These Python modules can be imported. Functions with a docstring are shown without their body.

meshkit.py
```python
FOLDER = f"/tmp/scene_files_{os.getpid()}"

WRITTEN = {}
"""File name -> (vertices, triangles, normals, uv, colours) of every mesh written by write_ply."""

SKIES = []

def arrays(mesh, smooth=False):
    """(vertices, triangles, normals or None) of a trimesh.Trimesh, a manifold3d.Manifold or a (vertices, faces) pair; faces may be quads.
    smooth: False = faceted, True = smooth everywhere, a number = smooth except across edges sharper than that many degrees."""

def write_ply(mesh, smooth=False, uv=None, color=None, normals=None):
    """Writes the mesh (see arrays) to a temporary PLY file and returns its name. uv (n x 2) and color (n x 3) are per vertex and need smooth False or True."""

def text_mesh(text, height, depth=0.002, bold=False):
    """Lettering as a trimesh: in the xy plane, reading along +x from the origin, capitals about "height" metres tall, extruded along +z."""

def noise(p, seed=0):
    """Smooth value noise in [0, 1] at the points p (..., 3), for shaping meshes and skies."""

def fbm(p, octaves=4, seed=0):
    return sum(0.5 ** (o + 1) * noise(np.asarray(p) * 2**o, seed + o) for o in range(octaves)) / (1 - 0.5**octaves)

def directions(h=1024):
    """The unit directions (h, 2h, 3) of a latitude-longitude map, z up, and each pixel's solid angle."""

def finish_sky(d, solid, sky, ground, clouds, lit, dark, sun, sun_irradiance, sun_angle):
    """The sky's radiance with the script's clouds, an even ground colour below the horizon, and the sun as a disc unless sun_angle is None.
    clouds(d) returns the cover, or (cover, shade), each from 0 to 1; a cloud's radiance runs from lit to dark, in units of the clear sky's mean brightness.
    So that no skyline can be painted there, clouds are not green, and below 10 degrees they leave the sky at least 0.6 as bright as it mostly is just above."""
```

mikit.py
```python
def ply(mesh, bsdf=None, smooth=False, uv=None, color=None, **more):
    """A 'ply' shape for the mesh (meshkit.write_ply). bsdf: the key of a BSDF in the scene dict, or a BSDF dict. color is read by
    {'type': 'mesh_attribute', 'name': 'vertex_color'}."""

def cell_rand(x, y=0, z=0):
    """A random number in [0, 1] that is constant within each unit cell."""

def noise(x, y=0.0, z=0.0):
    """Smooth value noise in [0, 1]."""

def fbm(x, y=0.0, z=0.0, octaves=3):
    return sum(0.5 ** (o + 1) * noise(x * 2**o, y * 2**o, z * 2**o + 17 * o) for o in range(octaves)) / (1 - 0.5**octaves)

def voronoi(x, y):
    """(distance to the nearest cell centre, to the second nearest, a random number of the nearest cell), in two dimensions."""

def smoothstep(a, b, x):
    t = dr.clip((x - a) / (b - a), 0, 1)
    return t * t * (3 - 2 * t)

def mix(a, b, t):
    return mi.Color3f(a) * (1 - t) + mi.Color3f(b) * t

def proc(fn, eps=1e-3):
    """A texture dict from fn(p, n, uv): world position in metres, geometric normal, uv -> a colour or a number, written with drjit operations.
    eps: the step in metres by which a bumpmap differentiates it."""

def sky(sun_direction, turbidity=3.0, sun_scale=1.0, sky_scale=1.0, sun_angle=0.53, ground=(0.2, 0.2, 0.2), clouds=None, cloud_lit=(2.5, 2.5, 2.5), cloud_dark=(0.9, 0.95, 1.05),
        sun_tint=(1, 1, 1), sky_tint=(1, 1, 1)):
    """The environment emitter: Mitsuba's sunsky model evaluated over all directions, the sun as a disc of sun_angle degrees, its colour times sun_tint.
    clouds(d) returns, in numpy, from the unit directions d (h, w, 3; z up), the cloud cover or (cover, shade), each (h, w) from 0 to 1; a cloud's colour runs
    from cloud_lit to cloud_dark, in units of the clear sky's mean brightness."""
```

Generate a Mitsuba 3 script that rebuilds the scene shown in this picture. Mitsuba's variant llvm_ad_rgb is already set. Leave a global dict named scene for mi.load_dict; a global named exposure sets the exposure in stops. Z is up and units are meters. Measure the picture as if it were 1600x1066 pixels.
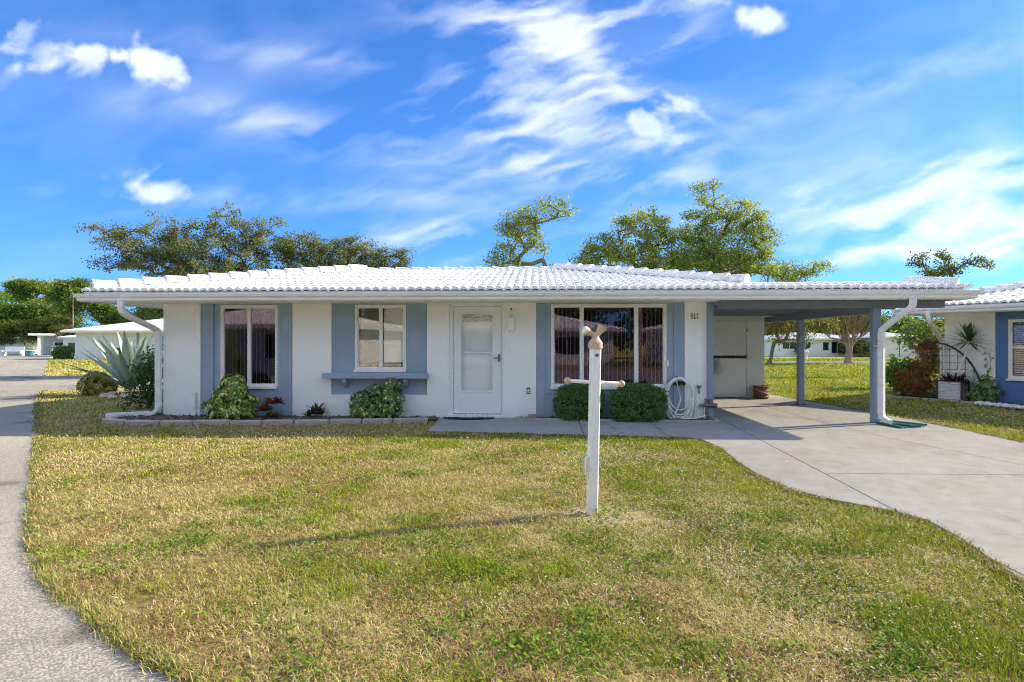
import math
import numpy as np, trimesh, shapely, drjit as dr, mitsuba as mi
import mikit, meshkit
from shapely.geometry import Polygon, LineString, box as sbox
from mikit import proc, noise, fbm, voronoi, cell_rand, smoothstep, mix

T = mi.ScalarTransform4f
scene, labels = {}, {}

# ------------------------------------------------------------------ camera, sky, exposure
YAW = math.radians(2.5)
scene['camera'] = {'type': 'perspective', 'fov': 84.03, 'fov_axis': 'x', 'near_clip': 0.05, 'far_clip': 5000.0,
                   'to_world': T().look_at(origin=[0, 0, 1.48], target=[-math.sin(YAW), math.cos(YAW), 1.48 + 0.00225], up=[0, 0, 1])}
exposure = 3.7


def clouds(d):
    fx, fy = -math.sin(YAW), math.cos(YAW)
    dep = d[..., 0] * fx + d[..., 1] * fy
    lat = d[..., 0] * fy - d[..., 1] * fx
    ok = dep > 0.12
    dd = np.where(ok, dep, 1.0)
    a, b = lat / dd, d[..., 2] / dd            # direction as slopes to the right and up
    st = np.stack([a * 1.3 + b * 0.5, b * 5.0 - a * 0.9, a * 0 + 3.1], -1)
    warp = meshkit.fbm(np.stack([a * 4, b * 6, a * 0], -1), 3, 5) - 0.5
    wisp = meshkit.fbm(st * 2.2 + warp[..., None] * 1.6, 5, 11)
    warp2 = meshkit.fbm(np.stack([a * 14, b * 20, a * 0 + 4], -1), 4, 8) - 0.5
    fine = meshkit.fbm(np.stack([a * 7 + b * 6 + warp * 0.9 + warp2 * .5, b * 32 - a * 10 + warp * 1.3 + warp2 * 1.1, a * 0 + 7], -1), 6, 23)
    puff = meshkit.fbm(np.stack([a * 20 + warp * 2.5, b * 26 + warp * 2, a * 0 + 2], -1), 6, 31)
    cov = np.zeros_like(a)

    def blob(u, v, ru, rv, amp, kind, rot=0.0):
        nonlocal cov
        x, y = a - u, b - v
        c, s = math.cos(rot), math.sin(rot)
        x, y = x * c + y * s, -x * s + y * c
        g = np.exp(-((x / ru) ** 2 + (y / rv) ** 2))
        t = {'c': np.clip((g * 0.95 + (puff - 0.5) * 3.8 - 0.44) * 0.75, 0, .62) * np.clip(g * 3.0, 0, 1), 'w': np.clip((0.5 * wisp + 0.5 * fine - 0.38) * 2.4, 0, .75) * g, 'f': np.clip((fine - 0.50 + 0.20 * g) * 1.75, 0, .62) * np.clip(g * 1.3, 0, 1)}[kind]
        cov = np.maximum(cov, amp * t) + 0.25 * np.minimum(cov, amp * t)
    # heaped little clouds
    for u, v, ru, rv in [(-.87, .535, .04, .045), (-.82, .510, .06, .030), (-.75, .500, .07, .026), (-.665, .535, .035, .035), (-.645, .505, .06, .035), (-.595, .480, .05, .03)]:
        blob(u, v, ru, rv, .85, 'c')
    blob(-.615, .258, .075, .035, .95, 'c')
    blob(-.90, .44, .035, .03, .35, 'f')
    blob(.43, .57, .05, .022, .95, 'c', -.4)
    blob(.33, .595, .035, .02, .7, 'c')
    # the tall veil in the middle
    for u, v, ru, rv, am, k in [(.10, .55, .22, .09, .95, 'f'), (.16, .46, .12, .05, .75, 'f'), (.03, .41, .20, .08, .8, 'f'), (.27, .39, .06, .04, .8, 'c'), (.24, .35, .13, .05, .8, 'f'),
                                (.16, .30, .20, .03, .85, 'f'), (.03, .32, .06, .035, .7, 'f'), (.07, .30, .3, .16, .35, 'w')]:
        blob(u, v, ru, rv, am, k)
    # the veil low on the right
    for u, v, ru, rv, am, k in [(.80, .30, .20, .05, .8, 'f'), (.72, .23, .26, .06, .85, 'f'), (.52, .265, .08, .022, .8, 'f'), (.86, .19, .18, .06, .8, 'f'), (.70, .155, .28, .022, .9, 'f'), (.80, .23, .35, .13, .45, 'w')]:
        blob(u, v, ru, rv, am, k)
    blob(.66, .46, .36, .028, .45, 'w', .28)
    # long streaks on the left
    for u, v, ru, rv, am, r in [(-.38, .50, .25, .03, .45, -.12), (-.40, .385, .28, .03, .6, -.14), (-.17, .325, .28, .03, .4, -.08), (-.50, .25, .30, .022, .45, .03), (-.20, .25, .32, .03, .35, -.05), (-.78, .26, .16, .016, .35, -.1)]:
        blob(u, v, ru, rv, am, 'w', r)
    blob(-.14, .185, .12, .04, .8, 'f')
    cov = cov + 0.10 * np.clip((wisp - 0.42) * 2.5, 0, 1)
    # away from the view a fuller cloud cover, added to brighten the shaded front
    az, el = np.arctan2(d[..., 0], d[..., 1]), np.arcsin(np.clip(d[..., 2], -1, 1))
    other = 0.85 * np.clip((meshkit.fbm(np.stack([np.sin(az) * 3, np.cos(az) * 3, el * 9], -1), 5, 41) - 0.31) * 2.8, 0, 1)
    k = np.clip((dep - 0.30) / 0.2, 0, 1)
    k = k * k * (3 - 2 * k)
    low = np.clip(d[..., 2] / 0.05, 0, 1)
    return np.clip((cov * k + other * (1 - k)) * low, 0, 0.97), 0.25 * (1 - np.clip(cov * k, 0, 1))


SUN = (2.46, 0.90, 1.57)
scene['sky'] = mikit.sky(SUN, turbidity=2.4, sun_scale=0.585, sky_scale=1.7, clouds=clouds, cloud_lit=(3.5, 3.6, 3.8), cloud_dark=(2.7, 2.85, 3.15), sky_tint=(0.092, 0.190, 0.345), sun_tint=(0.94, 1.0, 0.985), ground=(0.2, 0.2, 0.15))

rng = np.random.default_rng(7)

# ------------------------------------------------------------------ helpers
used = set()


def num(k):
    if k not in used:
        used.add(k)
        return k
    i = 1
    while f'{k}_{i:03d}' in used:
        i += 1
    used.add(f'{k}_{i:03d}')
    return f'{k}_{i:03d}'


def add(key, mesh, bsdf, smooth=False, **more):
    key = num(key)
    scene[key] = mikit.ply(mesh, bsdf, smooth=smooth, **more)
    return key


def lab(key, label=None, cat=None, group=None, kind=None):
    used.add(key)
    labels[key] = {k: v for k, v in dict(label=label, category=cat, group=group, kind=kind).items() if v}


def cat(ms):
    return trimesh.util.concatenate([m if isinstance(m, trimesh.Trimesh) else TM(*m) for m in ms])


def TM(v, f):
    v, f = np.asarray(v, float), np.asarray(f, int)
    if f.shape[1] == 4:
        f = np.vstack([f[:, [0, 1, 2]], f[:, [0, 2, 3]]])
    return trimesh.Trimesh(v, f, process=False)


def bx(x0, x1, y0, y1, z0, z1, c=0.0):
    """A box, its edges chamfered by c."""
    if c <= 0:
        m = trimesh.creation.box(extents=(x1 - x0, y1 - y0, z1 - z0))
        m.apply_translation(((x0 + x1) / 2, (y0 + y1) / 2, (z0 + z1) / 2))
        return m
    p = []
    for sx, X in ((1, x0), (-1, x1)):
        for sy, Y in ((1, y0), (-1, y1)):
            for sz, Z in ((1, z0), (-1, z1)):
                p += [(X + sx * c, Y + sy * c, Z), (X + sx * c, Y, Z + sz * c), (X, Y + sy * c, Z + sz * c)]
    return trimesh.convex.convex_hull(np.array(p))


def ext(poly, z0, z1):
    """A plan polygon (or several) raised from z0 to z1."""
    ms = []
    for g in getattr(poly, 'geoms', [poly]):
        if g.area > 1e-5:
            m = trimesh.creation.extrude_polygon(g, z1 - z0, engine='earcut')
            m.apply_translation((0, 0, z0))
            ms.append(m)
    return cat(ms)


def ext_xz(poly, y0, y1):
    """A polygon in (x, z) given depth from y0 to y1."""
    m = ext(poly, 0, y1 - y0)
    v = np.array(m.vertices)
    return TM(np.stack([v[:, 0], y1 - v[:, 2], v[:, 1]], 1), m.faces)


def ext_yz(poly, x0, x1):
    m = ext(poly, 0, x1 - x0)
    v = np.array(m.vertices)
    return TM(np.stack([x0 + v[:, 2], v[:, 0], v[:, 1]], 1), m.faces)


def tube(pts, r, n=8, caps=True, flat=1.0, ref=None):
    p = np.asarray(pts, float)
    r = np.broadcast_to(np.asarray(r, float), (len(p),))
    t = np.gradient(p, axis=0)
    t /= np.linalg.norm(t, axis=1, keepdims=True) + 1e-12
    ref = np.asarray(ref, float) if ref is not None else np.array([0, 0, 1.0]) if abs(t[:, 2]).mean() < 0.8 else np.array([1.0, 0, 0])
    A = np.cross(t, ref)
    A /= np.linalg.norm(A, axis=1, keepdims=True) + 1e-12
    B = np.cross(t, A)
    ang = np.arange(n) * 2 * np.pi / n + (np.pi / 4 if n == 4 else 0)
    v = p[:, None] + r[:, None, None] * (np.cos(ang)[None, :, None] * A[:, None] + flat * np.sin(ang)[None, :, None] * B[:, None])
    v = v.reshape(-1, 3)
    i, j = np.meshgrid(np.arange(len(p) - 1), np.arange(n), indexing='ij')
    q = np.stack([i * n + j, i * n + (j + 1) % n, (i + 1) * n + (j + 1) % n, (i + 1) * n + j], -1).reshape(-1, 4)
    f = np.vstack([q[:, [0, 2, 1]], q[:, [0, 3, 2]]])
    if caps:
        v = np.vstack([v, p[:1], p[-1:]])
        k = np.arange(n)
        f = np.vstack([f, np.stack([k * 0 + len(v) - 2, k, (k + 1) % n], 1), np.stack([k * 0 + len(v) - 1, (len(p) - 1) * n + (k + 1) % n, (len(p) - 1) * n + k], 1)])
    return TM(v, f)


def lathe(profile, n=24):
    m = trimesh.creation.revolve(np.array(profile, float), sections=n)
    return m


def moved(m, at=(0, 0, 0), rz=0.0, rx=0.0, ry=0.0, s=1.0):
    m = m.copy()
    M = trimesh.transformations.euler_matrix(rx, ry, rz)
    M[:3, :3] *= s
    M[:3, 3] = at
    m.apply_transform(M)
    return m


def frame(o, ux, uy, uz):
    M = np.eye(4)
    M[:3, 0], M[:3, 1], M[:3, 2], M[:3, 3] = ux, uy, uz, o
    return M


# ------------------------------------------------------------------ materials
def P(**k):
    return {'type': 'twosided', 'b': {'type': 'principled', **{a: ({'type': 'rgb', 'value': list(v)} if isinstance(v, tuple) else v) for a, v in k.items()}}}


def bump(b, fn, scale=1.0, eps=2e-3):
    inner = b['b']
    return {'type': 'twosided', 'b': {'type': 'bumpmap', 'tex': proc(fn, eps), 'scale': scale, 'b': inner}}


def f_stucco(p, n, uv):
    dirt = fbm(p.x * 1.3, p.y * 1.3, p.z * 2.2, 4)
    low = smoothstep(0.30, 0.0, p.z + 0.25 * (fbm(p.x * 5, p.y * 5, p.z * 4, 3) - 0.5))
    c = mix((0.87, 0.87, 0.86), (0.81, 0.815, 0.81), smoothstep(0.4, 0.75, dirt))
    return mix(c, (0.62, 0.60, 0.55), low * 0.4)


def h_stucco(p, n, uv):
    q = p.x + p.y
    course = dr.abs(p.z / 0.203 - dr.floor(p.z / 0.203) - 0.5)
    joint = smoothstep(0.47, 0.5, course)
    return 0.0016 * fbm(q * 55, p.z * 55, 0.0, 3) - 0.0012 * joint + 0.003 * noise(q * 3, p.z * 3)


def f_blue(p, n, uv):
    t = fbm(p.x * 2.1, p.z * 2.1, p.y, 4)
    return mix((0.255, 0.345, 0.445), (0.30, 0.395, 0.495), smoothstep(0.3, 0.7, t))


def h_paint(p, n, uv):
    return 0.0012 * fbm((p.x + p.y) * 70, p.z * 40, 0.0, 3)


def f_tile(p, n, uv):
    r = cell_rand(dr.floor(p.x / 0.315), dr.floor(p.y / 0.33), 3)
    t = fbm(p.x * 6, p.y * 6, 1.0, 4)
    c = mix((0.80, 0.80, 0.80), (0.70, 0.70, 0.70), r * 0.6)
    return mix(c, (0.56, 0.55, 0.52), smoothstep(0.55, 0.85, t) * 0.6)


def f_alum(p, n, uv):
    s = fbm(p.x * 3.0, p.y * 3.0, p.z * 14, 3)
    return mix((0.74, 0.74, 0.74), (0.62, 0.61, 0.59), smoothstep(0.5, 0.8, s) * 0.6)


def f_conc(p, n, uv):
    big = fbm(p.x * 0.45, p.y * 0.45, 0.0, 4)
    fin = fbm(p.x * 9, p.y * 9, 3.0, 4)
    grain = fbm(p.x * 70, p.y * 70, 5.0, 2)
    c = mix((0.200, 0.202, 0.204), (0.255, 0.258, 0.26), big)
    c = c * (0.86 + 0.28 * fin) * (0.93 + 0.14 * grain)
    spot = 0.6 * smoothstep(0.55, 0.85, fbm(p.x * 1.7 + 9, p.y * 1.7, 8.0, 4))
    c = mix(c, c * mi.Color3f(0.80, 0.77, 0.72), spot)
    w1 = fbm(p.x * 0.7 + 4, p.y * 0.7, 3.0, 4)
    crack = smoothstep(0.005, 0.001, dr.abs(w1 - 0.5)) * smoothstep(0.5, 0.62, fbm(p.x * 0.4, p.y * 0.4, 1.0, 2))
    c = mix(c, c * 0.5, crack * 0.7)
    oil = smoothstep(0.30, 0.0, dr.sqrt(dr.square(p.x - 4.6) + dr.square((p.y - 12.2) * 0.6)) + 0.5 * (fbm(p.x * 4, p.y * 4, 6.0, 3) - 0.5))
    c = mix(c, c * 0.6, oil * 0.6)
    dots = smoothstep(0.80, 0.84, noise(p.x * 11, p.y * 11, 2.0)) * smoothstep(0.55, 0.7, noise(p.x * 1.3, p.y * 1.3, 5.0))
    c = mix(c, c * 0.62, dots * 0.35)
    rust = 0.6 * smoothstep(0.55, 0.90, fbm(p.x * 0.9 + 31, p.y * 0.9 + 4, 2.0, 3))
    return mix(c, c * mi.Color3f(0.92, 0.80, 0.66), rust * 0.7)


def h_conc(p, n, uv):
    return 0.0012 * fbm(p.x * 60, p.y * 60, 0.0, 3) + 0.004 * fbm(p.x * 2, p.y * 2, 4.0, 2)


def f_road(p, n, uv):
    f1, f2, r = voronoi(p.x * 75, p.y * 75)
    big = fbm(p.x * 0.35, p.y * 0.35, 2.0, 4)
    stone = mix((0.165, 0.163, 0.157), (0.37, 0.368, 0.355), r * 0.8 + 0.1)
    c = mix(stone, (0.19, 0.18, 0.17), smoothstep(0.42, 0.62, f1))
    far = smoothstep(9.0, 26.0, dr.sqrt(dr.square(p.x) + dr.square(p.y)))
    c = mix(c, (0.22, 0.218, 0.212), far)
    c = c * (0.80 + 0.40 * big)
    st = smoothstep(0.68, 0.76, fbm(p.x * 1.4 + 3, p.y * 1.4, 6.0, 4))
    w1 = fbm(p.x * 0.8, p.y * 0.8, 3.0, 4)
    crack = smoothstep(0.006, 0.0015, dr.abs(w1 - 0.47)) * smoothstep(0.45, 0.6, fbm(p.x * 0.5, p.y * 0.5, 9.0, 2))
    tar = smoothstep(0.02, 0.0, dr.abs(fbm(p.x * 0.25, p.y * 0.25, 5.0, 2) - 0.5))
    c = mix(c, c * 0.86, tar)
    return mix(c, c * 0.45, dr.maximum(st * 0.7, crack * 0.8))


def h_road(p, n, uv):
    f1, f2, r = voronoi(p.x * 75, p.y * 75)
    return -0.004 * f1 + 0.003 * r


def f_lawn(p, n, uv):
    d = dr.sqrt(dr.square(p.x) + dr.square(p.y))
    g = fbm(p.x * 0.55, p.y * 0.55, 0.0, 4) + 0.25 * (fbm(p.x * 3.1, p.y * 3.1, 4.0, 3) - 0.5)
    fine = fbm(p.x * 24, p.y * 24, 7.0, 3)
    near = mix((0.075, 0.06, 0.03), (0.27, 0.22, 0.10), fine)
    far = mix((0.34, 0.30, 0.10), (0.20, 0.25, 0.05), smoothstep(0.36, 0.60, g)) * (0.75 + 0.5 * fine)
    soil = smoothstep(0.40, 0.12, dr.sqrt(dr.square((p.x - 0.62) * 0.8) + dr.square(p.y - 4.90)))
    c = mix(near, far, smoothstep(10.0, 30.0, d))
    return mix(c, (0.36, 0.30, 0.22), soil * 0.8)


def f_mulch(p, n, uv):
    f1, f2, r = voronoi(p.x * 26, p.y * 40)
    c = mix((0.07, 0.055, 0.045), (0.24, 0.21, 0.185), r)
    return c * (0.7 + 0.5 * fbm(p.x * 9, p.y * 9, 0.0, 3))


def h_mulch(p, n, uv):
    f1, f2, r = voronoi(p.x * 26, p.y * 40)
    return 0.02 * r - 0.012 * f1


def f_bark(p, n, uv):
    t = fbm(p.x * 9, p.y * 9, p.z * 2.5, 4)
    return mix((0.11, 0.085, 0.065), (0.30, 0.25, 0.20), t)


def f_edging(p, n, uv):
    t = fbm(p.x * 8, p.y * 8, p.z * 8, 4)
    return mix((0.26, 0.23, 0.20), (0.46, 0.42, 0.38), t)


def f_store(p, n, uv):
    return mix((0.70, 0.73, 0.71), (0.60, 0.63, 0.61), smoothstep(0.35, 0.75, fbm(p.x * 1.7, p.y, p.z * 1.3, 4)))


def f_leafdoor(p, n, uv):
    painted_shadow = smoothstep(0.45, 0.08, dr.sqrt(dr.square((p.x - 4.52) * 0.9) + dr.square((p.z - 0.86) * 1.15)) + 0.22 * (fbm(p.x * 6, p.z * 6, 0.0, 3) - 0.5))  # soft dark patch painted in as a shadow on the lower leaf
    c = mix((0.62, 0.65, 0.63), (0.70, 0.72, 0.70), fbm(p.x * 2, p.z * 2, 0.0, 3))
    return mix(c, (0.10, 0.11, 0.10), painted_shadow * 0.8)


def f_basket(p, n, uv):
    s = noise(p.z * 60, dr.atan2(p.y - 15.0, p.x - 5.78) * 9)
    return mix((0.10, 0.05, 0.03), (0.26, 0.15, 0.09), s)


def f_planter(p, n, uv):
    return mix((0.66, 0.68, 0.72), (0.58, 0.60, 0.64), fbm(p.x * 6, p.y * 6, p.z * 30, 3))


def f_trunk(p, n, uv):
    t = fbm(p.x * 5, p.y * 5, p.z * 1.4, 4)
    return mix((0.17, 0.12, 0.09), (0.42, 0.34, 0.27), t)


def f_post(p, n, uv):
    t = fbm(p.x * 14, p.y * 14, p.z * 5, 4)
    return mix((0.80, 0.80, 0.80), (0.66, 0.65, 0.62), smoothstep(0.5, 0.8, t) * 0.7 + 0.4 * smoothstep(0.25, 0.0, p.z))


def f_farhouse(p, n, uv):
    return mix((0.80, 0.81, 0.82), (0.72, 0.73, 0.74), fbm(p.x * 0.7, p.y * 0.7, p.z * 1.2, 3))


def h_fartile(p, n, uv):
    return 0.03 * dr.abs(dr.sin((p.x + p.y * 0.6) * 20.0)) + 0.03 * (p.z * 14 - dr.floor(p.z * 14))


def f_fartile(p, n, uv):
    return mix((0.80, 0.80, 0.80), (0.66, 0.65, 0.63), smoothstep(0.45, 0.8, fbm(p.x * 0.9, p.y * 0.9, 2.0, 4)) * 0.8)


B = {
    'stucco': bump(P(base_color=proc(f_stucco), roughness=0.75, specular=0.3), h_stucco),
    'blue': bump(P(base_color=proc(f_blue), roughness=0.6, specular=0.35), h_paint),
    'tile': P(base_color=proc(f_tile), roughness=0.55, specular=0.4),
    'alum': P(base_color=proc(f_alum), roughness=0.42, specular=0.5),
    'conc': bump(P(base_color=proc(f_conc), roughness=0.85, specular=0.25), h_conc),
    'road': bump(P(base_color=proc(f_road), roughness=0.9, specular=0.2), h_road),
    'lawn': P(base_color=proc(f_lawn), roughness=1.0, specular=0.0),
    'mulch': bump(P(base_color=proc(f_mulch), roughness=0.95, specular=0.1), h_mulch),
    'bark': P(base_color=proc(f_bark), roughness=0.9, specular=0.15),
    'trunk': P(base_color=proc(f_trunk), roughness=0.9, specular=0.15),
    'edging': P(base_color=proc(f_edging), roughness=0.9, specular=0.2),
    'store': P(base_color=proc(f_store), roughness=0.6, specular=0.3),
    'leafdoor': P(base_color=proc(f_leafdoor), roughness=0.45, specular=0.4),
    'basket': P(base_color=proc(f_basket), roughness=0.7, specular=0.2),
    'planterwood': P(base_color=proc(f_planter), roughness=0.6, specular=0.3),
    'postwhite': P(base_color=proc(f_post), roughness=0.4, specular=0.45),
    'farwall': P(base_color=proc(f_farhouse), roughness=0.8, specular=0.2),
    'fartile': bump(P(base_color=proc(f_fartile), roughness=0.6, specular=0.3), h_fartile, eps=1e-2),
    'beam': P(base_color=(0.19, 0.22, 0.275), roughness=0.55, specular=0.3),
    'postblue': P(base_color=(0.215, 0.285, 0.365), roughness=0.5, specular=0.35),
    'soffit': P(base_color=(0.72, 0.71, 0.69), roughness=0.6, specular=0.3),
    'vinyl': P(base_color=(0.77, 0.76, 0.73), roughness=0.4, specular=0.5),
    'doorwhite': P(base_color=(0.78, 0.79, 0.80), roughness=0.35, specular=0.5),
    'innerdoor': P(base_color=(0.74, 0.76, 0.78), roughness=0.5, specular=0.4),
    'seal': P(base_color=(0.10, 0.10, 0.11), roughness=0.6, specular=0.3),
    'black': P(base_color=(0.025, 0.025, 0.027), roughness=0.55, specular=0.4),
    'rubber': P(base_color=(0.03, 0.032, 0.04), roughness=0.85, specular=0.2),
    'room': P(base_color=(0.07, 0.06, 0.06), roughness=0.9, specular=0.1),  # dark base stands in for unlit rooms behind the openings
    'slat': P(base_color=(0.34, 0.29, 0.30), roughness=0.6, specular=0.3),
    'blind': P(base_color=(0.78, 0.76, 0.72), roughness=0.5, specular=0.3),
    'metal': {'type': 'twosided', 'b': {'type': 'roughconductor', 'material': 'Al', 'alpha': 0.25}},
    'bronze': P(base_color=(0.18, 0.16, 0.14), roughness=0.4, metallic=0.7),
    'tan': P(base_color=(0.50, 0.38, 0.28), roughness=0.5, specular=0.4),
    'bulb': P(base_color=(0.82, 0.78, 0.60), roughness=0.12, specular=0.6, clearcoat=0.6),
    'pvc': P(base_color=(0.74, 0.74, 0.73), roughness=0.4, specular=0.45),
    'hose': P(base_color=(0.78, 0.78, 0.76), roughness=0.4, specular=0.45),
    'green': P(base_color=(0.045, 0.15, 0.14), roughness=0.45, specular=0.4),
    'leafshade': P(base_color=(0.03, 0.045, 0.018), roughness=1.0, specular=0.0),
    'brown': P(base_color=(0.055, 0.035, 0.028), roughness=0.6, specular=0.3),
    'paver_paint': P(base_color=(0.34, 0.24, 0.18), roughness=0.9, specular=0.2),
    'darkframe': P(base_color=(0.035, 0.03, 0.05), roughness=0.5, specular=0.4),
    'nblue': bump(P(base_color=(0.085, 0.185, 0.41), roughness=0.5, specular=0.4), h_paint),
    'whitestone': P(base_color=(0.72, 0.71, 0.69), roughness=0.8, specular=0.2),
    'tanstone': P(base_color=(0.46, 0.40, 0.33), roughness=0.9, specular=0.2),
    'farglass': P(base_color=(0.02, 0.022, 0.03), roughness=0.12, specular=0.6),
    'shutterblue': P(base_color=(0.10, 0.24, 0.42), roughness=0.5, specular=0.3),
    'carpaint': P(base_color=(0.78, 0.78, 0.79), roughness=0.25, specular=0.5, clearcoat=0.7),
    'taillight': P(base_color=(0.42, 0.02, 0.02), roughness=0.25, specular=0.5),
    'binblue': P(base_color=(0.10, 0.32, 0.36), roughness=0.5, specular=0.4),
    'grille': P(base_color=(0.72, 0.73, 0.74), roughness=0.4, specular=0.4),
    'glass': {'type': 'thindielectric', 'int_ior': 1.6, 'specular_reflectance': {'type': 'rgb', 'value': [0.66, 0.56, 0.72]}, 'specular_transmittance': {'type': 'rgb', 'value': [0.86, 0.80, 0.90]}},
    'clearglass': {'type': 'thindielectric', 'int_ior': 1.45},
    'screenglass': {'type': 'thindielectric', 'int_ior': 1.6, 'specular_transmittance': {'type': 'rgb', 'value': [0.5, 0.49, 0.48]}},
    'grass': {'type': 'principledthin', 'base_color': {'type': 'mesh_attribute', 'name': 'vertex_color'}, 'roughness': 0.7, 'diff_trans': 0.6, 'spec_trans': 0.0},
    'leaf': {'type': 'principledthin', 'base_color': {'type': 'mesh_attribute', 'name': 'vertex_color'}, 'roughness': 0.45, 'diff_trans': 1.0, 'spec_trans': 0.0},
    'waxleaf': {'type': 'twosided', 'b': {'type': 'principled', 'base_color': {'type': 'mesh_attribute', 'name': 'vertex_color'}, 'roughness': 0.42, 'specular': 0.45}},
}
scene.update(B)
used.update(B)
used.update(('camera', 'sky'))

# ------------------------------------------------------------------ the ground, the road, the driveway


def gz(x, y):
    s = np.clip((np.asarray(y) - 46) / 26, 0, 1) * np.clip((np.asarray(x) - 2) / 16, 0, 1)
    return -0.45 * s * s * (3 - 2 * s)


def sheet(xs, ys):
    X, Y = np.meshgrid(xs, ys, indexing='ij')
    v = np.stack([X, Y, gz(X, Y)], -1).reshape(-1, 3)
    i, j = np.meshgrid(np.arange(len(xs) - 1), np.arange(len(ys) - 1), indexing='ij')
    k = i * len(ys) + j
    q = np.stack([k, k + len(ys), k + len(ys) + 1, k + 1], -1).reshape(-1, 4)
    return TM(v, q)


gx = np.unique(np.concatenate([np.linspace(-1500, -150, 12), np.linspace(-150, 150, 76), np.linspace(150, 1500, 12)]))
gy = np.unique(np.concatenate([np.linspace(-1500, -60, 12), np.linspace(-60, 160, 56), np.linspace(160, 1800, 12)]))
add('ground', sheet(gx, gy), 'lawn', smooth=True)
lab('ground', 'dry yellow-green lawn ground around the houses', kind='structure')

road_edge = [(-21.5, 23.88), (-19.35, 24.1), (-8.0, 24.6), (-8.0, 17.6), (-13.6, 17.0), (-15.2, 16.88), (-12.3, 13.5), (-7.43, 8.16), (-5.37, 5.88), (-4.39, 4.77), (-3.81, 4.15), (-3.35, 3.67), (-2.84, 3.25), (-2.34, 2.92), (-1.96, 2.68), (-1.5, 2.41), (-0.6, 1.9), (0.8, 1.35), (2.3, 1.1), (8.5, 0.6), (40, -2), (40, -9), (-6, -9), (-9.5, -3), (-13.5, 8), (-21, 17), (-33, 30), (-66, 60), (-100, 62), (-100, 67), (-40, 67), (-20, 68), (-20, 63), (-50, 60.5), (-48.9, 55.06)]
road = Polygon(road_edge).buffer(0)
road_rough = road.segmentize(0.12)
rc = np.array(road_rough.exterior.coords)
jig = (meshkit.fbm(np.stack([rc[:, 0] * 2.2, rc[:, 1] * 2.2, rc[:, 0] * 0], -1), 3, 3) - 0.5) * 0.10
road_rough = Polygon(rc[:, :2] + np.stack([jig, jig * 0.7], 1)).buffer(0)
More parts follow.
